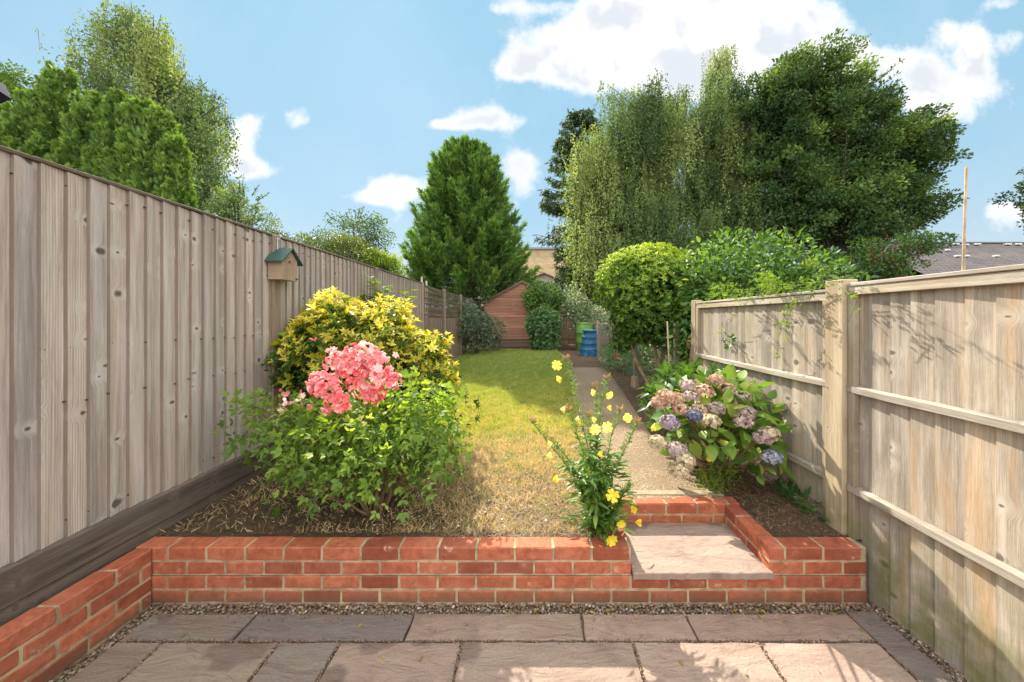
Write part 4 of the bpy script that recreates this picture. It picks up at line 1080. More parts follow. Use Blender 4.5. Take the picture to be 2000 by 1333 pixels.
# ------------------------------------------------------------------ things at the far end
def lathe_obj(name, root, c, prof, mat, n=32, rmod=None, var=.3):
    mb = MB(); mb.lathe(c, prof, n, var, True, rmod); return mb.build(name, mat, root)
def bins():
    gp = plain('green_plastic', (.10, .20, .04), .6, .3, 9, .35); bp = plain('blue_plastic', (.014, .085, .165), .55, .35, 9, .35)
    c = (wx(1141, 13.0), 13.0, .42)
    t = thing('compost_bin', 'green ribbed plastic barrel standing behind the blue compost bin', 'compost bin', c)
    r = .33; prof = [(r * .93, 0), (r * .96, .03), (r * .97, .30), (r * 1.02, .32), (r * 1.02, .35), (r * .98, .37), (r * .98, .66), (r * 1.03, .68), (r * 1.03, .71), (r * .98, .73), (r * .93, .98), (r * .9, 1.0)]
    lathe_obj('bin_body', t, c, prof, gp)
    lathe_obj('lid', t, (c[0], c[1], c[2] + 1.002), [(r * .92, 0), (r * .93, .03), (r * .85, .06), (r * .3, .085)], gp)
    d = 11.3; c = (wx(1152, d), d, .42)
    t = thing('compost_bin', 'blue tapered plastic compost bin with moulded panels beside the path', 'compost bin', c)
    def rm(a, z):
        s = math.cos(8 * a); return 1 + .02 * (1 if s > .25 else (-1 if s < -.25 else s * 4)) 
    prof = []
    for k in range(4):
        z0 = .20 * k; r0 = .345 - .035 * k
        prof += [(r0 + .005, z0 + .002), (r0 + .005, z0 + .022), (r0 - .006, z0 + .03), (r0 - .031, z0 + .185), (r0 - .026, z0 + .192)]
    lathe_obj('bin_body', t, c, [(.34, 0)] + prof, bp, 64, rm)
    lathe_obj('lid', t, (c[0], c[1], c[2] + .79), [(.235, 0), (.262, .01), (.262, .035), (.24, .05), (.1, .065)], bp, 32)
    mb = MB(); mb.box((c[0], c[1] - .335, c[2] + .1), (.26, .02, .14), ch=.006); mb.build('hatch', bp, t)
bins()

def shed():
    D = 14.5; x0, x1 = -1.72, 1.30; xc = (x0 + x1) / 2; zb = .76; ze = 2.35; za = 3.22
    xc = wx(1020, D); x0 = xc - 1.6; x1 = xc + 1.6
    t = thing('garden_shed', 'reddish timber garden shed with apex roof at the end of the lawn', 'shed', (xc, D, .42))
    w = wood_mat('shed_cladding', (.40, .22, .15), (.33, .165, .11), (.20, .095, .065), axis='X', horizontal=True, knots=.9, grain=.8, stain=.2)
    mb = MB(); n = 21; h = (za - zb) / n
    for k in range(n):
        z0 = zb + k * h; z1 = z0 + h
        def half(z): return 1.6 if z <= ze else max(.02, 1.6 * (za - z) / (za - ze))
        a0, a1 = half(z0), half(z1)
        v = [(xc - a0, D - .022, z0), (xc + a0, D - .022, z0), (xc + a1, D - .004, z1), (xc - a1, D - .004, z1), (xc - a0, D + .01, z0), (xc + a0, D + .01, z0)]
        mb.add(v, [(0, 1, 2, 3), (0, 4, 5, 1)], random.random())
    for s in (-1, 1):
        for k in range(14):
            z0 = zb + k * (ze - zb) / 14; z1 = z0 + (ze - zb) / 14; x = xc + s * 1.6
            mb.add([(x + s * .015, D, z0), (x + s * .015, D + 2.4, z0), (x, D + 2.4, z1), (x, D, z1)], [(0, 1, 2, 3) if s > 0 else (3, 2, 1, 0)], random.random())
    mb.add([(xc - 1.6, D + 2.4, zb), (xc + 1.6, D + 2.4, zb), (xc + 1.6, D + 2.4, ze), (xc, D + 2.4, za), (xc - 1.6, D + 2.4, ze)], [(4, 3, 2, 1, 0)], .5)
    mb.build('wall', w, t)
    felt = plain('roof_felt', (.10, .09, .08), .95, .1, 6, .3, .4)
    mb = MB()
    for s in (-1, 1):
        dx = 1.6 + .12; slope = (za - ze) / 1.6
        v = [(xc, D - .1, za + .03), (xc, D + 2.5, za + .03), (xc + s * dx, D + 2.5, za + .03 - slope * dx), (xc + s * dx, D - .1, za + .03 - slope * dx)]
        v2 = [(a, b, c - .025) for a, b, c in v]
        mb.add(v + v2, [(0, 1, 2, 3), (7, 6, 5, 4), (0, 3, 7, 4), (2, 6, 7, 3), (1, 5, 6, 2)] , .4)
    rf = mb.build('roof', felt, t)
    mb = MB()
    for s in (-1, 1):
        dx = 1.72; slope = (za - ze) / 1.6
        a = Vector((xc + s * .003, D - .115, za + .0)); b = Vector((xc + s * dx, D - .115, za - slope * dx))
        mb.add([a + Vector((0, 0, .035)), b + Vector((0, 0, .035)), b - Vector((0, 0, .06)), a - Vector((0, 0, .06))] + [q + Vector((0, .018, 0)) for q in (a + Vector((0, 0, .035)), b + Vector((0, 0, .035)), b - Vector((0, 0, .06)), a - Vector((0, 0, .06)))],
               [(0, 1, 2, 3), (4, 7, 6, 5), (0, 4, 5, 1), (3, 2, 6, 7)], .5)
    mb.build('bargeboard', plain('dark_timber', (.16, .10, .07), .8), rf)
    mb = MB()
    for k in range(2): mb.box((xc + .0, D + .1 + k * .02, .50 + k * .15), (3.1 - .1 * k, .24, .142), ch=.008, var=.3 + .4 * k)
    for k in range(4): mb.box((xc - 1.4 + k * .93, D + .3, .70), (.1, .4, .08))
    tag(mb.build('plinth', M['fence_far'], t))
shed()

def plank_fence(name, label, cat, x0, x1, y0, y1, z0, z1, mat, bw=.12, posts=(0, 1), rails=True):
    L = math.hypot(x1 - x0, y1 - y0); dx, dy = (x1 - x0) / L, (y1 - y0) / L; R = Matrix(((dx, -dy, 0), (dy, dx, 0), (0, 0, 1)))
    t = thing(name, label, cat, (x0, y0, z0)); mb = MB(); s = 0
    while s < L - .01:
        w = min(bw, L - s); c = s + w / 2; mb.box((x0 + dx * c, y0 + dy * c, (z0 + z1) / 2 + random.uniform(-.006, .006)), (w - .004, .018, z1 - z0), rot=R @ Matrix.Rotation(.06, 3, 'Z'), var=random.random()); s += w
    mb.build('boards', mat, t)
    for p in posts:
        mb = MB(); mb.box((x0 + dx * L * p + dy * .05, y0 + dy * L * p - .05, (z0 + z1) / 2 + .03), (.09, .09, z1 - z0 + .06), ch=.005, var=.5); mb.build('post', mat, t)
    return t
M['gate_wood'] = wood_mat('brown_gate_wood', (.20, .15, .09), (.14, .10, .065), (.07, .05, .035), axis='X', knots=.3)
g = plank_fence('garden_gate', 'brown vertical board gate between the shed and the bins', 'gate', wx(1093, 15.6), wx(1128, 15.6), 15.6, 15.6, .45, 2.25, M['gate_wood'])
mb = MB()
for z in (.75, 1.9): mb.box((wx(1110, 15.6), 15.57, z), (.8, .03, .09), ch=.004)
mb.build('rail', M['gate_wood'], g)
plank_fence('back_fence', 'dark board fence closing the garden right of the gate', 'fence', wx(1129, 15.7), wx(1320, 15.7), 15.7, 15.7, .4, 2.1, M['gate_wood'], posts=(0, .33, .66, 1))
plank_fence('back_fence', 'dark board fence closing the garden behind the shed', 'fence', -8, .9, 18.3, 18.3, .4, 2.2, M['gate_wood'], posts=(0, .25, .5, .75, 1))

def netting():
    X = 2.08
    t = thing('netting_fence', 'rusty wire netting fence on timber posts beside the blue compost bin', 'fence', (X, 10.9, .42))
    wm = plain('wire', (.20, .20, .19), .5, .4, metal=.5)
    mb = MB(); y0, y1 = 5.0, 10.9; z0, z1 = .42, 1.5; r = .0022; st = .05
    ny = int((y1 - y0) / st); nzz = int((z1 - z0) / st)
    for i in range(ny + 1):
        y = y0 + i * st; zz = [(X + (.004 if k % 2 else -.004), y + (st / 4 if (k + i) % 2 else -st / 4), z0 + (z1 - z0) * k / nzz) for k in range(nzz + 1)]
        for a, b in zip(zz[:-1], zz[1:]): mb.tube([a, b], r, 3, caps=False, smooth=False)
    mb.tube([(X, y0, z1), (X, y1, z1)], r * 1.6, 4); mb.build('wire_mesh', wm, t)
    for y in (5.0, 7.0, 9.0, 10.95): 
        mb = MB(); mb.box((X + .03, y, .98), (.07, .07, 1.2), ch=.005, var=random.random()); mb.build('post', M['fence_far'], t)
netting()
mb = MB(); mb.box((wx(1182, 9.6), 9.6, .50), (.36, .05, .19), rot=Matrix.Rotation(-.35, 3, 'Z') @ Matrix.Rotation(.12, 3, 'Y'), ch=.008)
tag(mb.build('edging_slab', plain('old_concrete', (.34, .29, .23), .9, .1, 12, .3, .4)), 'short concrete edging slab stood on the soil by the netting', 'edging slab')
def stump():
    mb = MB(); c = (wx(1240, 6.3), 6.3, .34)
    mb.lathe(c, [(.085, 0), (.07, .08), (.065, .22), (.06, .235)], 12, .5, True, lambda a, z: 1 + .12 * math.sin(3 * a + 1) + .05 * math.sin(7 * a))
    tag(mb.build('tree_stump', plain('stump_wood', (.32, .23, .14), .9, .1, 20, .35, .6)), 'short sawn stump on the soil left of the topiary stems', 'stump')
stump()
def stick(name, label, cat, pts, r, mat, n=8):
    mb = MB(); mb.tube(pts, r, n); return tag(mb.build(name, mat), label, cat)
bam = plain('bamboo', (.38, .28, .17), .6, .3, 14, .45)
bp_ = [(wx(1872 + (1889 - 1872) * u, 2.35), 2.35, .3 + (wz(330, 2.35) - .3) * 1.0 * u) for u in np.linspace(-0, 1, 13)]
def bamboo():
    mb = MB(); a = Vector((wx(1866, 2.35), 2.35, .3)); b = Vector((wx(1889, 2.35), 2.35, wz(330, 2.35))); pts = []; rs = []
    for k in range(12):
        u = k / 11; p = a.lerp(b, u) + Vector((math.sin(u * 5) * .006, 0, 0))
        pts += [p, p + (b - a) / 11 * .06]; rs += [.0125 - .004 * u, .0105 - .004 * u]
    mb.tube(pts, rs, 8); tag(mb.build('bamboo_cane', bam), 'tall bamboo cane standing up behind the near right fence panel', 'cane')
bamboo()
stick('garden_cane', 'thin upright cane stuck in the soil in front of the topiary', 'cane', [(wx(1310, 4.6), 4.6, .34), (wx(1307, 4.6), 4.6, 1.0), (wx(1303, 4.6), 4.6, wz(628, 4.6))], .011, bam)
def spade():
    t = thing('garden_spade', 'old spade with brown D-shaped handle leaning by the far right fence post', 'spade', (1.9, 4.3, .36))
    w = plain('worn_handle_wood', (.24, .11, .06), .6, .3, 30, .3); d = 4.3
    top = Vector((wx(1352, d), d, wz(668, d))); foot = Vector((wx(1335, d), d - .1, .5)); ax = (top - foot).normalized()
    mb = MB(); mb.tube([foot, top - ax * .11], [.016, .017], 10); mb.build('shaft', w, t)
    s = Vector((ax.z, 0, -ax.x)).normalized(); y = top - ax * .11
    mb = MB(); mb.tube([y, y + ax * .035 - s * .04, top - ax * .02 - s * .055, top - s * .05], [.013, .012, .011, .012], 8)
    mb.tube([y, y + ax * .035 + s * .04, top - ax * .02 + s * .055, top + s * .05], [.013, .012, .011, .012], 8)
    mb.tube([top - s * .058, top + s * .058], .015, 10); mb.build('handle', w, t)
    mb = MB(); c = foot - ax * .12; mb.box(c, (.17, .006, .26), rot=Matrix.Rotation(math.atan2(ax.x, ax.z), 3, 'Y'), ch=.002); mb.build('blade', plain('spade_steel', (.10, .08, .07), .5, .5, metal=.6), t)
spade()
for i, (px, py) in enumerate(((826, 541), (834, 549))):
    d = 7.9 + .35 * i; stick('clothes_post', ['pale round post rising behind the left fence, the taller of two', 'pale round post rising behind the left fence, the shorter of two'][i], 'post', [(-2.56, d, .3), (-2.56, d, wz(py, d))], .022, plain('pale_post', (.30, .26, .21), .7), 10)

# dark parasol beyond the left fence
def parasol():
    cx, cy, r, zt = -5.62, 2.28, 1.2, 3.66
    t = thing('parasol', 'navy fabric parasol whose rounded edge shows at the left above the conifers', 'parasol', (cx, cy, .3))
    fab = plain('navy_fabric', (.018, .026, .045), .8, .2, 20, .2)
    mb = MB(); n = 8; m = 6; vs = []; fs = []
    for k in range(n * m):
        a = 2 * math.pi * k / (n * m); sc = 1 - .05 * math.sin(math.pi * ((k % m) / m)) ; s2 = 1 - .09 * abs(math.sin(math.pi * ((k % m) / m)))
        vs += [(cx + r * s2 * math.cos(a), cy + r * s2 * math.sin(a), zt + .02 * abs(math.sin(math.pi * (k % m) / m))), (cx + (r * s2 - .03) * math.cos(a), cy + (r * s2 - .03) * math.sin(a), zt + .11)]
    vs.append((cx, cy, zt + .40)); N_ = n * m
    for k in range(N_):
        j = (k + 1) % N_; fs.append((2 * k, 2 * j, 2 * j + 1, 2 * k + 1)); fs.append((2 * k + 1, 2 * j + 1, 2 * N_))
    mb.add(vs, fs, .4); mb.build('canopy', fab, t)
    mb = MB(); mb.tube([(cx, cy, .0), (cx, cy, zt + .42)], .022, 10); mb.build('pole', plain('pole_metal', (.4, .4, .4), .4), t)
parasol()

# ------------------------------------------------------------------ houses beyond
def houses():
    D = 34.0
    t = thing('house', 'pale brick house with tan tiled roof seen between the big conifer and the birch', 'house', (2, D, .4))
    tile = new_mat('tan_roof_tiles'); m, nt = tile; N = NT(nt); P = N.pos(); X, Y, Z = N.sep(P)
    w = N.n('ShaderNodeTexWave', wave_type='BANDS', bands_direction='Z'); N.set(w.inputs['Vector'], P); w.inputs['Scale'].default_value = 2.2
    col = N.mix(N.maprange(N.noise(P, 3, 5), .35, .65), (.46, .33, .17), (.30, .21, .12)); col = N.mix(N.maprange(w.outputs['Fac'], 0, .25, .6, 0), col, (.12, .09, .06)); N.out(N.pbr(col, .9, None, .1))
    wall = plain('buff_brick', (.50, .38, .23), .9, .1, 2, .2); white = plain('pale_render', (.55, .50, .44), .9, .1, 2, .15)
    zr = wz(487, D); z2 = wz(503, D); ze = wz(546, D - 4)
    mb = MB(); mb.add([(-7, D, z2), (9, D, z2), (9, D - 4, ze), (-7, D - 4, ze)], [(3, 2, 1, 0)], .4); mb.build('roof', m, t)
    mb = MB(); mb.box((1, D + 2.2, (zr + .4) / 2), (16, 4, zr - .4), ch=0); mb.build('upper_wall', wall, t)
    mb = MB(); mb.box((1, D + 2.2, zr + .1), (16.4, 4.4, .2), ch=.02); mb.build('parapet', plain('slate_coping', (.25, .27, .32), .7), t)
    mb = MB(); mb.box((1, D - 2.2, (ze + .2) / 2), (15.8, 3, ze - .5), ch=0); mb.build('wall', white, t)
    # small gabled outbuilding in front
    d = 27.0; x = wx(1062, d); a = wz(536, d); e = wz(552, d)
    t2 = thing('outbuilding', 'small pale gabled outbuilding with dark verge boards above the shed roof', 'outbuilding', (x, d, .4))
    mb = MB(); mb.add([(x - 2.2, d, .4), (x + 2.2, d, .4), (x + 2.2, d, e - .3), (x, d, a), (x - 2.2, d, e - .3), (x - 2.2, d + 4, .4), (x + 2.2, d + 4, .4), (x + 2.2, d + 4, e - .3), (x - 2.2, d + 4, e - .3), (x, d + 4, a)], [(0, 1, 2, 3, 4), (1, 6, 7, 2), (5, 0, 4, 8), (5, 8, 9, 7, 6)], .3); mb.build('wall', white, t2)
    mb = MB()
    for s in (-1, 1):
        ex = x + s * 2.5; ez = a - (a - e + .3) / 2.2 * 2.5
        v = [(x, d - .2, a + .12), (ex, d - .2, ez + .12), (ex, d + 4.2, ez + .12), (x, d + 4.2, a + .12)]; v2 = [(p, q, r - .1) for p, q, r in v]
        mb.add(v + v2, [(0, 1, 2, 3), (7, 6, 5, 4), (0, 4, 5, 1), (1, 5, 6, 2)], .3)
    mb.build('roof', plain('dark_verge', (.20, .16, .13), .8), t2)
    # long slate-roofed building at the right
    D1, D0 = 25.0, 20.5; x0, x1 = 23.5, 46
    t3 = thing('long_building', 'long low building with dark slate roof beyond the right fence', 'building', (30, 22, .4))
    m, nt = new_mat('slate_tiles'); N = NT(nt); P = N.pos(); X, Y, Z = N.sep(P)
    br = N.n('ShaderNodeTexBrick'); N.set(br.inputs['Vector'], N.comb(X, N.math('MULTIPLY', Y, 1.0), 0.0)); br.inputs['Scale'].default_value = 1; br.inputs['Brick Width'].default_value = .33; br.inputs['Row Height'].default_value = .30; br.inputs['Mortar Size'].default_value = .022
    N.set(br.inputs['Color1'], (.15, .125, .12)); N.set(br.inputs['Color2'], (.115, .10, .10)); N.set(br.inputs['Mortar'], (.03, .028, .028))
    col = N.mix(N.maprange(N.noise(P, 1.2, 4), .4, .65, 0, .4), br.outputs[0], (.18, .15, .12)); N.out(N.pbr(col, .8, None, .2))
    zr = wz(476, D1); ze = wz(536, D0)
    mb = MB(); mb.add([(x0, D1, zr), (x1, D1, zr), (x1, D0, ze), (x0, D0, ze), (x0, D1 + 4.5, ze), (x1, D1 + 4.5, ze)], [(3, 2, 1, 0), (4, 5, 1, 0)][:1] + [(0, 1, 5, 4)], .4); rf = mb.build('roof', m, t3)
    mb = MB(); mb.box(((x0 + x1) / 2, D1, zr + .03), (x1 - x0, .3, .14), ch=.04); mb.build('ridge', plain('ridge_tiles', (.14, .12, .12), .8), rf)
    mb = MB(); mb.box(((x0 + x1) / 2, (D0 + D1 + 4.5) / 2 + .2, (ze + .4) / 2), (x1 - x0 - .6, 8.2, ze - .5), ch=0); mb.build('wall', wall, t3)
    vm = plain('vent_plastic', (.62, .60, .58), .6)
    def on(px, f): d = D1 + (D0 - D1) * f; return (wx(px, d), d, zr + (ze - zr) * f)
    for px, f in ((1808, .08), (1866, .08), (1885, .1), (1908, .08), (1968, .08), (1988, .08), (1870, .5), (1888, .5), (1946, .5), (1850, .3)):
        x, y, z = on(px, f); mb = MB(); mb.box((x, y, z + .09), (.36 if f < .2 else .22, .25, .10), ch=.02); mb.build('roof_vent', vm, rf)
houses()

# ------------------------------------------------------------------ trees
def trunk(root, pts, radii, mat, name='trunk'):
    mb = MB(); mb.tube(pts, radii, 10); return mb.build(name, mat, root)
def limb_mesh(root, paths, mat, name='branches'):
    mb = MB()
    for pts, rs in paths: mb.tube(pts, rs, 5, caps=False)
    return mb.build(name, mat, root)
def curve(a, b, sag, n=7):
    a = Vector(a); b = Vector(b); return [a.lerp(b, k / (n - 1)) + Vector((0, 0, sag * math.sin(math.pi * k / (n - 1)))) for k in range(n)]

def conifer(name, label, cx, cy, z0, ztop, rad, prof, nb, per, size, mat, tp, sweep=.7, pl=1.3, seed=1, group=None, plume_w=.34, ztrunk=None):
    g = np.random.default_rng(seed)
    root = thing(name, label, 'tree', (cx, cy, .35), group)
    P = []; A = []; V = []; limbs = []
    for i in range(nb):
        t = g.random() ** .8; a = g.uniform(0, 2 * math.pi); rr = rad * prof(t)
        z = z0 + (ztop - z0) * t; f = g.uniform(.5, 1.16)
        b = np.array([cx + math.cos(a) * rr * f * .62, cy + math.sin(a) * rr * f * .62, z - .25 * rr * .4])
        dr = norm(np.array([math.cos(a), math.sin(a), sweep + 1.2 * t * t]))
        L = min(pl, rr * .55 + .35) * g.uniform(.8, 1.15)
        u = g.random(per) ** .7; w = plume_w * (1.05 - u) * L
        off = g.normal(size=(per, 3)) * w[:, None] * .6
        p = b + dr * (u * L)[:, None] + off
        p[:, 2] -= .12 * L * (1 - u)
        ax = norm(dr + g.normal(size=(per, 3)) * .42 + off * 1.2)
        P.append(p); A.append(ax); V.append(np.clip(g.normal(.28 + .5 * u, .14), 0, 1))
        if i % 4 == 0: limbs.append(([Vector((cx, cy, z - .4)), Vector(tuple(b)), Vector(tuple(b + dr * L * .7))], [.04, .025, .008]))
    P = np.concatenate(P); A = np.concatenate(A); V = np.concatenate(V)
    # leader
    k = int(per * 2); pz = ztop - .9 + g.random(k) * 1.1; P = np.concatenate([P, np.stack([cx + g.normal(size=k) * .12, cy + g.normal(size=k) * .12, pz], 1)]); A = np.concatenate([A, norm(g.normal(size=(k, 3)) * .35 + UP)]); V = np.concatenate([V, g.uniform(.4, .9, k)])
    nm = norm(g.normal(size=(len(P), 3)) + UP * .4)
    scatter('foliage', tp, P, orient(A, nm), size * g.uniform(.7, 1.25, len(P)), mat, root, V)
    trunk(root, [(cx, cy, .2), (cx, cy, (z0 + ztop) / 2), (cx, cy, ztop - .3)], [rad * .07 + .05, rad * .04 + .03, .02], M['bark'])
    limb_mesh(root, limbs, M['bark'])
    return root
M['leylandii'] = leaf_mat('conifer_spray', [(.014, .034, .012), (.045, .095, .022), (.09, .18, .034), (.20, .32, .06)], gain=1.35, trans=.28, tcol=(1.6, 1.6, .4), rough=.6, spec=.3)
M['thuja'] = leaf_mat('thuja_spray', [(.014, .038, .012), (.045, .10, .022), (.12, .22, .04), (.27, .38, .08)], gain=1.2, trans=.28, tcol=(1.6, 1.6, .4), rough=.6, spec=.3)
M['spruce'] = leaf_mat('spruce_needle', [(.03, .055, .024), (.055, .095, .032), (.11, .16, .055)], gain=1.3, trans=.15, tcol=(1.4, 1.4, .5), rough=.6)
sp = [spray(6, .10, .40, 40), spray(6, .10, .36, 32, .2)]
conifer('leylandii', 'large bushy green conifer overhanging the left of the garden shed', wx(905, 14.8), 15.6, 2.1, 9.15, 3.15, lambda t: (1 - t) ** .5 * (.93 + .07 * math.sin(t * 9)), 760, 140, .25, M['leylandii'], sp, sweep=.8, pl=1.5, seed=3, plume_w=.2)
tuf = [spray(5, .2, .5, 40), spray(5, .18, .45, 46, .1)]
for (px, d, zt, r, sd, lb) in ((70, 5.6, wz(150, 5.6), .62, 5, 'feathery grey-green conifer over the left fence, the tallest of the row'), (10, 5.4, wz(200, 5.4), .75, 6, 'green conifer cut by the left edge of the photo, beneath the parasol edge'),
        (135, 5.3, wz(205, 5.3), .62, 9, 'bright green conifer just right of the tallest one over the left fence'), (195, 5.35, wz(205, 5.35), .58, 10, 'bright green conifer in the middle of the row, in front of the left birch'), (232, 5.2, wz(222, 5.2), .42, 7, 'narrow green conifer third from the right end of the row over the left fence'),
        (268, 5.1, wz(238, 5.1), .34, 11, 'pointed green conifer second from the right end of the row over the left fence'), (298, 5.0, wz(300, 5.0), .20, 12, 'short yellow-green conifer at the right end of the row over the left fence')):
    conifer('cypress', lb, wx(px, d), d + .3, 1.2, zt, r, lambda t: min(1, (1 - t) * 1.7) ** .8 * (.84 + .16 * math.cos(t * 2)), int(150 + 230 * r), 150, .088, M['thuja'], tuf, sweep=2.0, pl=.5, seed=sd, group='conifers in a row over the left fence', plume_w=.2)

# spruce with drooping branches
def spruce():
    g = np.random.default_rng(8); cx, cy = wx(1135, 22), 22.5; root = thing('spruce', 'dark drooping spruce behind the left edge of the weeping birch', 'tree', (cx, cy, .4))
    P = []; A = []; limbs = []; zt = wz(205, 22)
    for i in range(190):
        t = g.random(); z = 3.2 + (zt - 3.2) * t; a = g.uniform(0, 6.28); L = 3.3 * (1 - t) ** .6 * (.45 + .55 * min(1, (t + .06) * 4)) + .4
        if z < 7.2: L = min(L, 1.7)
        b = np.array([cx, cy, z]); n = int(60 + 90 * L / 3.5); u = g.random(n) ** .7
        p = b + np.stack([np.cos(a) * u * L, np.sin(a) * u * L, -.32 * L * u + .35 * L * u ** 3], 1) + g.normal(size=(n, 3)) * [.1, .1, .06]
        p[:, 2] -= g.random(n) * .55 * (1 - t) * u
        ax = norm(np.array([math.cos(a) * .5, math.sin(a) * .5, -.7]) + g.normal(size=(n, 3)) * .4); P.append(p); A.append(ax)
        limbs.append(([Vector(tuple(b)), Vector(tuple(b + [math.cos(a) * L * .5, math.sin(a) * L * .5, -.12 * L])), Vector(tuple(b + [math.cos(a) * L, math.sin(a) * L, .03 * L]))], [.05, .03, .01]))
    P = np.concatenate(P); A = np.concatenate(A)
    scatter('foliage', spray(4, .2, .35, 45), P, orient(A, rdir(len(P))), g.uniform(.22, .42, len(P)), M['spruce'], root)
    trunk(root, [(cx, cy, .2), (cx, cy, zt * .5), (cx, cy, zt)], [.28, .16, .02], M['bark']); limb_mesh(root, limbs, M['bark'])
spruce()

birch_bark = None
def birch_mat():
    m, nt = new_mat('birch_bark'); N = NT(nt); P = N.pos(); X, Y, Z = N.sep(P)
    n = N.noise(N.comb(N.math('MULTIPLY', X, 2), N.math('MULTIPLY', Y, 2), N.math('MULTIPLY', Z, 9)), 1.5, 4)
    N.out(N.pbr(N.mix(N.maprange(n, .5, .62), (.52, .48, .42), (.06, .05, .045)), .8)); return m
birch_bark = birch_mat()
def weeping(label, cx, cy, arcs, mat, spacing=.065, leaf=(.085, .13), jit=.05, seed=1, name='weeping_birch', group=None, trunks=None, extra=None, lod=1.0):
    """arcs: (start, tip, n_strands, Lmin, Lmax, spread)"""
    g = np.random.default_rng(seed); root = thing(name, label, 'tree', (cx, cy, .4), group)
    P = []; limbs = []; V = []
    for (s, e, n, L0, L1, spr) in arcs:
        s = np.array(s, float); e = np.array(e, float); ctl = (s + e) / 2 + np.array([0, 0, .12 * np.linalg.norm((e - s)[:2]) + .2])
        limbs.append(([Vector(tuple((1 - u) ** 2 * s + 2 * u * (1 - u) * ctl + u * u * e)) for u in np.linspace(0, 1, 8)], list(np.linspace(.05, .008, 8))))
        u = .25 + .75 * g.random(n) ** .8
        o = (1 - u)[:, None] ** 2 * s + (2 * u * (1 - u))[:, None] * ctl + (u ** 2)[:, None] * e
        o += g.normal(size=(n, 3)) * [spr, spr, spr * .35]
        L = g.uniform(L0, L1, n) * (g.random(n) * .5 + .5)
        tint = np.clip(g.uniform(.1, .9) + g.normal(size=n) * .1, 0, 1)
        for k in range(n):
            m = max(3, int(L[k] / spacing * lod)); w = np.sort(g.random(m)) * L[k]
            sway = g.normal(size=2) * .10; ph = g.uniform(0, 6)
            q = np.stack([o[k, 0] + sway[0] * w + .03 * np.sin(w * 3 + ph), o[k, 1] + sway[1] * w, o[k, 2] - w], 1) + g.normal(size=(m, 3)) * [jit, jit, .02]
            P.append(q); V.append(np.clip(tint[k] + g.normal(size=m) * .06, 0, 1))
            if k % 5 == 0: limbs.append(([Vector(tuple(o[k])), Vector((o[k, 0] + sway[0] * L[k], o[k, 1] + sway[1] * L[k], o[k, 2] - L[k]))], [.007, .003]))
    P = np.concatenate(P); V = np.concatenate(V); n = len(P)
    k = P[:, 2] > .6; P = P[k]; V = V[k]; n = len(P)
    ax = norm(np.array([0, 0, -1.0]) + g.normal(size=(n, 3)) * .6)
    scatter('foliage', quad_leaf(.62), P, orient(ax, rdir(n)), g.uniform(leaf[0], leaf[1], n), mat, root, V)
    for tk in trunks: trunk(root, tk[0], tk[1], birch_bark)
    limb_mesh(root, limbs, birch_bark if False else M['bark']); return root
M['birch'] = leaf_mat('birch_leaf', [(.035, .065, .025), (.07, .11, .038), (.12, .17, .052), (.26, .30, .10)], gain=1.6, trans=.28, tcol=(1.4, 1.35, .6), rough=.7, spec=.2)
def arcs_from(profile, d0, dd, stem, nper, L0, L1, spr, seed, zlow=3.0):
    """profile: (photo column, photo row of the arch top, strands scale); stem: list of trunk points"""
    g = np.random.default_rng(seed); A = []
    for (px, py, s, ln) in profile:
        d = d0 + g.uniform(-dd, dd); e = (wx(px, d), d, wz(py, d)); st = min(stem, key=lambda q: abs(q[2] - (e[2] - 2.2)) + .2 * abs(q[0] - e[0]))
        A.append((st, e, int(nper * s), L0 * ln, L1 * ln, spr))
    return A
def right_birch():
    D = 19.0; g = np.random.default_rng(4)
    x1 = wx(1275, D); x2 = wx(1400, D)
    st1 = [(x1 + .1 * math.sin(z), D, z) for z in np.arange(4, 14.5, .8)]; st2 = [(x2 + .15 * math.sin(z), D + .5, z) for z in np.arange(4, 16, .8)]
    top = [(1135, 300), (1150, 260), (1165, 235), (1185, 165), (1200, 190), (1225, 175), (1245, 165), (1265, 160), (1285, 135), (1300, 190), (1325, 180), (1345, 165), (1360, 210), (1385, 150), (1405, 95), (1420, 95), (1440, 140), (1460, 150), (1480, 190)]
    prof = []
    for px, py in top: prof.append((px, py, 1.0, 1.0))
    for _ in range(95):
        px = g.uniform(1095, 1510); yt = np.interp(px, [p[0] for p in top], [p[1] for p in top]); py = yt + 25 + g.random() * (450 - yt)
        prof.append((px, py, 1.0, g.uniform(.7, 1.2)))
    for _ in range(16): prof.append((g.uniform(1105, 1165), g.uniform(330, 480), .8, g.uniform(.6, 1)))
    prof += [(1118, 268, 1.2, 1.1), (1130, 285, 1.2, 1.2), (1108, 305, 1, 1), (1150, 245, 1, 1.2), (1340, 195, 1.3, 1.2), (1355, 215, 1.3, 1.2), (1368, 195, 1.2, 1.2), (1395, 140, 1.1, 1.2), (1350, 260, 1.3, 1.2), (1362, 300, 1.3, 1.2), (1345, 350, 1.3, 1.1), (1370, 380, 1.2, 1)]
    prof += [(1530, 250, 1.6, 1.6), (1515, 245, 1.4, 1.8), (1500, 250, 1.4, 1.5), (1480, 260, 1.3, 1.5), (1110, 330, .8, 1), (1120, 400, .8, 1)]
    A = arcs_from(prof, D, 2.2, st1 + st2, 66, 1.2, 5.0, .27, 5)
    weeping('tall weeping birch with long hanging curtains, centre right behind the clipped shrubs', x1, D, A, M['birch'], seed=6, spacing=.05, leaf=(.085, .13), jit=.055,
            trunks=[([(x1, D, .2), (x1 + .1, D, 5), (x1, D, 9), (x1 + .1, D, 12)], [.22, .16, .08, .02]), ([(x2, D + .5, .2), (x2 - .2, D + .5, 6), (x2, D + .5, 10), (x2, D + .5, 13)], [.2, .15, .07, .02])])
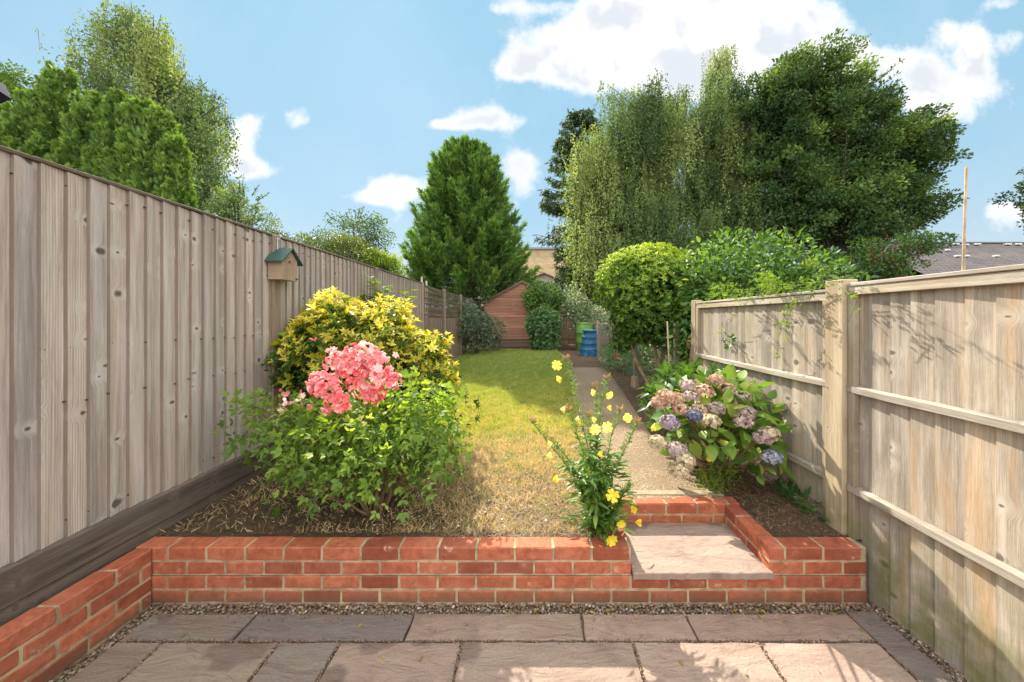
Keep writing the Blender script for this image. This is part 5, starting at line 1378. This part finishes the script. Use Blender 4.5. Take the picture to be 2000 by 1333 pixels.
right_birch()
def left_birch():
    D = 13.0; xs = wx(300, D); g = np.random.default_rng(14)
    st = [(xs + (-.35 if z > 9 else 0) * (z - 9) * .3, D, z) for z in np.arange(3, 12.5, .6)]
    prof = [(235, 10, 1.3, .9), (250, 15, 1.3, 1.1), (275, 25, 1.3, 1), (300, 30, 1.4, 1.2), (320, 60, 1.4, 1.3), (290, 60, 1.3, 1.2), (335, 110, 1.2, 1.2), (310, 120, 1.2, 1.2), (170, 20, .4, .5), (185, 45, .7, .9), (205, 50, .6, 1.0), (225, 55, .6, 1.1), (150, 60, .7, .9), (130, 90, .8, .9), (145, 100, .8, 1.1), (120, 110, .5, .8), (165, 120, .7, 1.1), (195, 130, .7, 1.1), (225, 140, .7, 1.1),
            (345, 130, 1.1, 1.1), (365, 140, 1.1, 1.2), (385, 165, 1.2, 1.2), (405, 160, 1.1, 1.1), (425, 185, 1.1, 1.2), (440, 205, 1.0, 1.2), (450, 230, .7, 1.2), (420, 240, 1.1, 1.2)]
    for _ in range(44):
        px = g.uniform(150, 440); prof.append((px, g.uniform(150, 330) + (40 if px > 380 else 0), .9, 1.0))
    A = arcs_from(prof, D, 1.5, st, 62, .9, 2.6, .24, 15)
    weeping('weeping birch with an uneven crown and bright gaps behind the conifers on the left', xs, D, A, M['birch'], seed=16, spacing=.055, leaf=(.07, .12),
            trunks=[([(xs, D, .2), (xs, D, 6), (xs - .3, D, 9.5), (xs - .8, D, 13)], [.2, .15, .09, .02])])
left_birch()

def broadleaf(name, label, cx, cy, env, nclump, per, cr, size, mat, seed, tri=None, trunk_h=3, tr=.25, inner=.4, up=.2, group=None, sticks=0, var=.45):
    """env: list of (centre, radii, weight)"""
    g = np.random.default_rng(seed); root = thing(name, label, 'tree', (cx, cy, .35), group)
    W = np.array([e[2] for e in env], float); W /= W.sum(); P = []; O = []; limbs = []; V = []
    for i in range(nclump):
        c, r, _ = env[g.choice(len(env), p=W)]
        d = norm(g.normal(size=3)); u = g.uniform(inner, 1.0) if g.random() < .8 else g.uniform(.1, 1)
        q = np.array(c) + d * np.array(r) * u; s = cr * g.uniform(.6, 1.3)
        n = int(per * (s / cr) ** 1.5)
        o = g.normal(size=(n, 3)); oo = norm(o); p = q + oo * (g.random(n) ** .45)[:, None] * s * np.array([1, 1, .62])
        P.append(p); O.append(norm(oo + d * .5)); V.append(np.clip(g.normal(var, .08, n) + g.normal() * .2 + .18 * d[2], 0, 1))
        if i % 5 == 0:
            a = Vector((cx, cy, trunk_h + g.random() * max(.5, (q[2] - trunk_h) * .5))); limbs.append((curve(a, tuple(q), .15 * g.normal(), 6), [tr * .22 * (1 - k / 6) + .006 for k in range(6)]))
    for i in range(sticks):
        c, r, _ = env[0]; d = norm(g.normal(size=3) * [1, 1, .3] + [0, 0, 1.1]); q = np.array(c) + d * np.array(r) * g.uniform(.95, 1.32); b = np.array(c) + d * np.array(r) * .7; n = int(per * .22)
        u = g.random(n); P.append(b + (q - b) * u[:, None] + g.normal(size=(n, 3)) * .07 * cr); O.append(norm(g.normal(size=(n, 3)) + d)); V.append(g.uniform(.2, .8, n)); limbs.append(([Vector(tuple(b)), Vector(tuple(q))], [.015, .004]))
    P = np.concatenate(P); O = np.concatenate(O); V = np.concatenate(V)
    k = P[:, 2] > .5; P = P[k]; O = O[k]; V = V[k]
    scatter('foliage', tri or tri_leaf(.6, .1), P, leaf_R(O, .8, up, .6), g.uniform(size[0], size[1], len(P)), mat, root, V)
    top = max(c[2] + r[2] * .5 for c, r, _ in env)
    trunk(root, [(cx, cy, .2), (cx + .1, cy, trunk_h), (cx, cy, top)], [tr * 1.2, tr, .03], M['bark']); limb_mesh(root, limbs, M['bark']); return root
M['alder'] = leaf_mat('alder_leaf', [(.018, .038, .015), (.038, .072, .022), (.075, .125, .034), (.19, .26, .06)], gain=1.6, trans=.3, tcol=(1.5, 1.45, .5), rough=.6, spec=.25)
D = 17.5
def e(px, py, rx, ry, w, d=D, dep=2.4): return ((wx(px, d), d, wz(py, d)), (rx * d / F, dep, ry * d / F), w)
broadleaf('alder_tree', 'large dark green broadleaf tree right of the weeping birch', wx(1640, D), D, [e(1600, 245, 130, 115, 4), e(1565, 175, 85, 68, 1.5), e(1690, 290, 150, 110, 4), e(1745, 310, 85, 60, 1.5), e(1640, 410, 160, 100, 4), e(1540, 360, 90, 150, 2.5), e(1735, 410, 55, 60, 1), e(1490, 200, 45, 60, .8)], 1000, 165, .55, (.11, .19), M['alder'], 21, trunk_h=3, tr=.2, sticks=44)
broadleaf('rowan_tree', 'rowan with sprinkled red berries in front of the slate roof', wx(1720, 12), 12, [((wx(1700, 12), 12, wz(520, 12)), (1.9, 1.2, .9), 3), ((wx(1790, 12), 12, wz(480, 12)), (1.0, .8, .5), 1)], 90, 90, .32, (.07, .12), M['leaf_mid'], 22, trunk_h=1.2, tr=.08, sticks=6)
_g = np.random.default_rng(3); _n = 60
_P = np.stack([wx(1700, 12) + _g.normal(size=_n) * .8, 11.0 + _g.random(_n) * .6, wz(505, 12) + _g.normal(size=_n) * .35], 1)
_b = rosette(Tpl([(0, 0, 0), (.3, .5, .2), (0, 1, 0), (-.3, .5, .2), (0, .5, -.3)], [(0, 1, 2), (0, 2, 3), (0, 4, 2)]), 6, 20, 1)
_bm = plain('red_berry', (.45, .04, .02), .4)
for _i in range(_n): scatter('berry_cluster', _b, _P[_i:_i + 1], orient(rdir(1), rdir(1)), .032, _bm, bpy.data.objects['rowan_tree'])
broadleaf('small_birch', 'small light-leaved tree between the left birch and the fence top', wx(465, 11), 11, [((wx(470, 11), 11, wz(415, 11)), (.85, .7, .95), 2), ((wx(440, 11), 11, wz(440, 11)), (.6, .6, .8), 1.5), ((wx(500, 11), 11, wz(440, 11)), (.65, .6, .6), 1.2)], 85, 90, .24, (.05, .085), M['birch'], 23, trunk_h=2, tr=.07, sticks=12)
broadleaf('hedge_bush', 'rounded olive-green bush over the left fence behind the bird box', wx(640, 8), 8.2, [((wx(610, 8), 8.2, wz(510, 8)), (.85, .8, .75), 3), ((wx(665, 8), 8, wz(510, 8)), (.85, .8, .72), 3), ((wx(560, 8), 8, wz(485, 8)), (.4, .6, .35), 1)], 150, 170, .27, (.035, .06), leaf_mat('olive_leaf', [(.045, .075, .02), (.09, .135, .035), (.17, .22, .055)], trans=.3), 24, trunk_h=1.5, tr=.06, inner=.6)
broadleaf('golden_conifer', 'lime-yellow feathery bush over the left fence next to the big conifer', wx(745, 8.5), 8.6, [((wx(738, 8.5), 8.6, wz(530, 8.5)), (.55, .6, .55), 2), ((wx(705, 8.5), 8.4, wz(530, 8.5)), (.45, .5, .6), 1)], 80, 150, .22, (.04, .07), M['leaf_lime'], 25, trunk_h=1.2, tr=.05, inner=.6, var=.6)
broadleaf('sparse_sapling', 'sparse dark-twigged tree with scattered leaves behind the olive bush', wx(690, 11.5), 11.5, [((wx(690, 11.5), 11.5, wz(455, 11.5)), (1.1, .8, .7), 2), ((wx(735, 11.5), 11.5, wz(475, 11.5)), (.7, .7, .8), 2)], 95, 42, .3, (.05, .085), M['alder'], 26, trunk_h=2.5, tr=.05, sticks=24)
broadleaf('golden_tree', 'yellow-green tree at the extreme left edge behind the parasol', wx(-30, 7.5), 7.5, [((wx(-30, 7.5), 7.5, wz(190, 7.5)), (.75, .7, .9), 2)], 60, 140, .25, (.05, .08), M['leaf_lime'], 27, trunk_h=2, tr=.07, inner=.5)
broadleaf('far_tree', 'green tree just entering at the extreme right edge above the slate roof', wx(2060, 14), 14, [((wx(2050, 14), 14, wz(390, 14)), (1.3, .9, 1.7), 2)], 70, 110, .35, (.09, .14), M['alder'], 28, trunk_h=3, tr=.14, sticks=8)
broadleaf('far_hedge', 'dark hedge mass under the right trees beyond the end of the garden', wx(1300, 21), 23, [((wx(1250, 23), 23, 3.0), (4.5, 1.5, 2.6), 3), ((wx(1500, 23), 23, 3.0), (5, 1.5, 3), 3)], 220, 150, .8, (.14, .22), M['alder'], 29, trunk_h=1, tr=.15)

# small fallen leaves on the patio
_n = 60; _x = rng.uniform(-1.9, 1.9, _n); _y = np.where(rng.random(_n) < .75, rng.uniform(1.9, 1.98, _n), rng.uniform(1.5, 1.95, _n))
tag(scatter('fallen_leaves', full_leaf(.5, .1, .2), np.stack([_x, _y, np.full(_n, .004)], 1), orient(rdir(_n) * [1, 1, .1], UP + rdir(_n) * .3), rng.uniform(.012, .032, _n), leaf_mat('fallen_leaf', [(.45, .30, .03), (.22, .12, .05), (.12, .15, .03), (.55, .42, .06)], trans=.2)), kind='stuff')

# ------------------------------------------------------------------ sky, sun, camera
SUN = Vector((-.55, 1.2, 1.0)).normalized()
w = bpy.data.worlds.new("World"); scene.world = w; w.use_nodes = True
nt = w.node_tree; nt.nodes.clear(); N = NT(nt)
sky = N.n('ShaderNodeTexSky', sky_type='NISHITA', sun_disc=False)
sky.sun_elevation = math.asin(SUN.z); sky.sun_rotation = math.atan2(SUN.x, SUN.y); sky.air_density = 1.0; sky.dust_density = .4; sky.ozone_density = 2.0
SKY_ST = .15
dirv = N.n('ShaderNodeTexCoord').outputs['Generated']
X, Y, Z = N.sep(dirv)
ya = N.math('MAXIMUM', N.math('ABSOLUTE', Y), .08)
u = N.math('DIVIDE', X, ya); v = N.math('DIVIDE', Z, ya)
uv = N.comb(u, v, 0.0)
nz = N.n('ShaderNodeTexNoise', noise_dimensions='2D'); N.set(nz.inputs['Vector'], uv); nz.inputs['Scale'].default_value = 5.5; nz.inputs['Detail'].default_value = 10; nz.inputs['Roughness'].default_value = .60
nzb = N.n('ShaderNodeTexNoise', noise_dimensions='2D'); N.set(nzb.inputs['Vector'], N.vmath('ADD', uv, (-.03, .06, 0))); nzb.inputs['Scale'].default_value = 5.5; nzb.inputs['Detail'].default_value = 3; nzb.inputs['Roughness'].default_value = .60
nz2 = N.noise(uv, 2.0, 6, .6)
clouds = [(1130, 120, 120, 55, 1), (1290, 90, 190, 90, 1.25), (1430, 70, 160, 85, 1.2), (1560, 120, 150, 70, .9), (1180, 45, 90, 40, .7), (1000, 140, 50, 22, .55), (1500, 20, 120, 40, .8), (1020, 15, 90, 16, .5),
          (1850, 180, 80, 60, 1.0), (1905, 110, 30, 60, .8), (1850, 60, 40, 28, .6), (1800, 160, 50, 50, .7), (1990, 80, 40, 25, .6), (1690, 130, 60, 30, .6), (1980, 405, 60, 20, .7), (1960, 5, 60, 20, .5),
          (587, 228, 32, 30, .85), (955, 235, 75, 22, .95), (870, 245, 50, 14, .7), (790, 365, 80, 36, 1.0), (730, 385, 55, 22, .7), (468, 250, 36, 50, .75), (470, 310, 40, 50, .6), (515, 330, 55, 20, .6), (1020, 320, 70, 30, .55), (1030, 380, 70, 50, .5), (650, 455, 260, 30, .4), (1950, 440, 120, 26, .45), (100, 150, 70, 40, .5)]
tot = None
for (cx_, cy_, rx, ry, a) in clouds:
    q = N.vmath('SUBTRACT', uv, ((cx_ - CX) / F, (CY - cy_) / F, 0)); q = N.vmath('MULTIPLY', q, (F / rx * .9, F / ry * .9, 0))
    ln = N.n('ShaderNodeVectorMath', operation='DOT_PRODUCT'); N.set(ln.inputs[0], q); N.set(ln.inputs[1], q)
    gsn = N.math('MULTIPLY', N.math('POWER', 2.718, N.math('MULTIPLY', ln.outputs['Value'], -1.0)), a)
    tot = gsn if tot is None else N.math('ADD', tot, gsn)
dn = N.math('ADD', N.math('MINIMUM', tot, 1.35), N.math('MULTIPLY', N.math('SUBTRACT', nz.outputs[0], .5), 1.9))
dens = N.maprange(dn, .38, 1.0, 0, 1, True)
wisp = N.math('MULTIPLY', N.maprange(nz2, .45, .75, 0, 1), .12)
core = N.maprange(dn, .75, 1.35, 0, 1)
relief = N.maprange(N.math('SUBTRACT', nzb.outputs[0], N.noise(uv, 5.5, 3, .5)), -.10, .16, 0, 1, True)
ccol = N.mix(N.math('MULTIPLY', N.math('MULTIPLY', relief, N.maprange(dn, .7, 1.2, .1, 1)), .75), (1, 1, 1), (.62, .67, .75))
# clear-sky gradient, blended with the physical sky
el = N.maprange(Z, -.02, .75, 0, 1)
grad = N.ramp(el, [(0, (.70, .77, .82)), (.12, (.62, .75, .83)), (.4, (.41, .67, .84)), (1, (.31, .62, .83))])
GR = N.n('ShaderNodeVectorMath', operation='SCALE'); N.set(GR.inputs[0], grad); GR.inputs['Scale'].default_value = 2.85
skyc = N.mix(.955, sky.outputs[0], GR.outputs[0])
CL = N.n('ShaderNodeVectorMath', operation='SCALE'); N.set(CL.inputs[0], ccol); CL.inputs['Scale'].default_value = 3.3
cc = N.mix(N.math('MAXIMUM', dens, wisp), skyc, CL.outputs[0])
# added fill glow overhead and behind the camera, out of view, lifting shadows
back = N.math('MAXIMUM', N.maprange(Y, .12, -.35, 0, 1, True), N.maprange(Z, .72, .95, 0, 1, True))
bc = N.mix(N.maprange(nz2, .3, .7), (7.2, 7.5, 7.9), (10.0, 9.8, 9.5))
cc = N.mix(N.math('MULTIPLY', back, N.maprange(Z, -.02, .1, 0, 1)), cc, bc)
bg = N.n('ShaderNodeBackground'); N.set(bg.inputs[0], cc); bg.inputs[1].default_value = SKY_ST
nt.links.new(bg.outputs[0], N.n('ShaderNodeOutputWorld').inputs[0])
ld = bpy.data.lights.new('sun', 'SUN'); ld.energy = 5.0; ld.angle = math.radians(.6); ld.color = (1, .93, .80)
so = bpy.data.objects.new('sun', ld); COL.objects.link(so); so.rotation_euler = SUN.to_track_quat('Z', 'Y').to_euler()

cd = bpy.data.cameras.new('camera'); cam = bpy.data.objects.new('camera', cd); COL.objects.link(cam)
cam.location = (0, 0, EYE); cam.rotation_euler = (math.radians(90), 0, 0); cd.sensor_width = 36; cd.lens = F / 2000 * 36
cd.shift_x = -(CX - 1000) / 2000; cd.shift_y = (CY - 666.5) / 2000; cd.clip_start = .05; cd.clip_end = 2000
scene.camera = cam
scene.view_settings.view_transform = 'Standard'; scene.view_settings.look = 'None'; scene.view_settings.exposure = 1.22; scene.view_settings.gamma = 1
cy = scene.cycles; scene.render.engine = 'CYCLES'
cy.use_denoising = True; cy.max_bounces = 7; cy.transmission_bounces = 4; cy.diffuse_bounces = 4; cy.glossy_bounces = 2; cy.transparent_max_bounces = 4
cy.use_adaptive_sampling = True; cy.adaptive_threshold = .02; cy.sample_clamp_indirect = 6
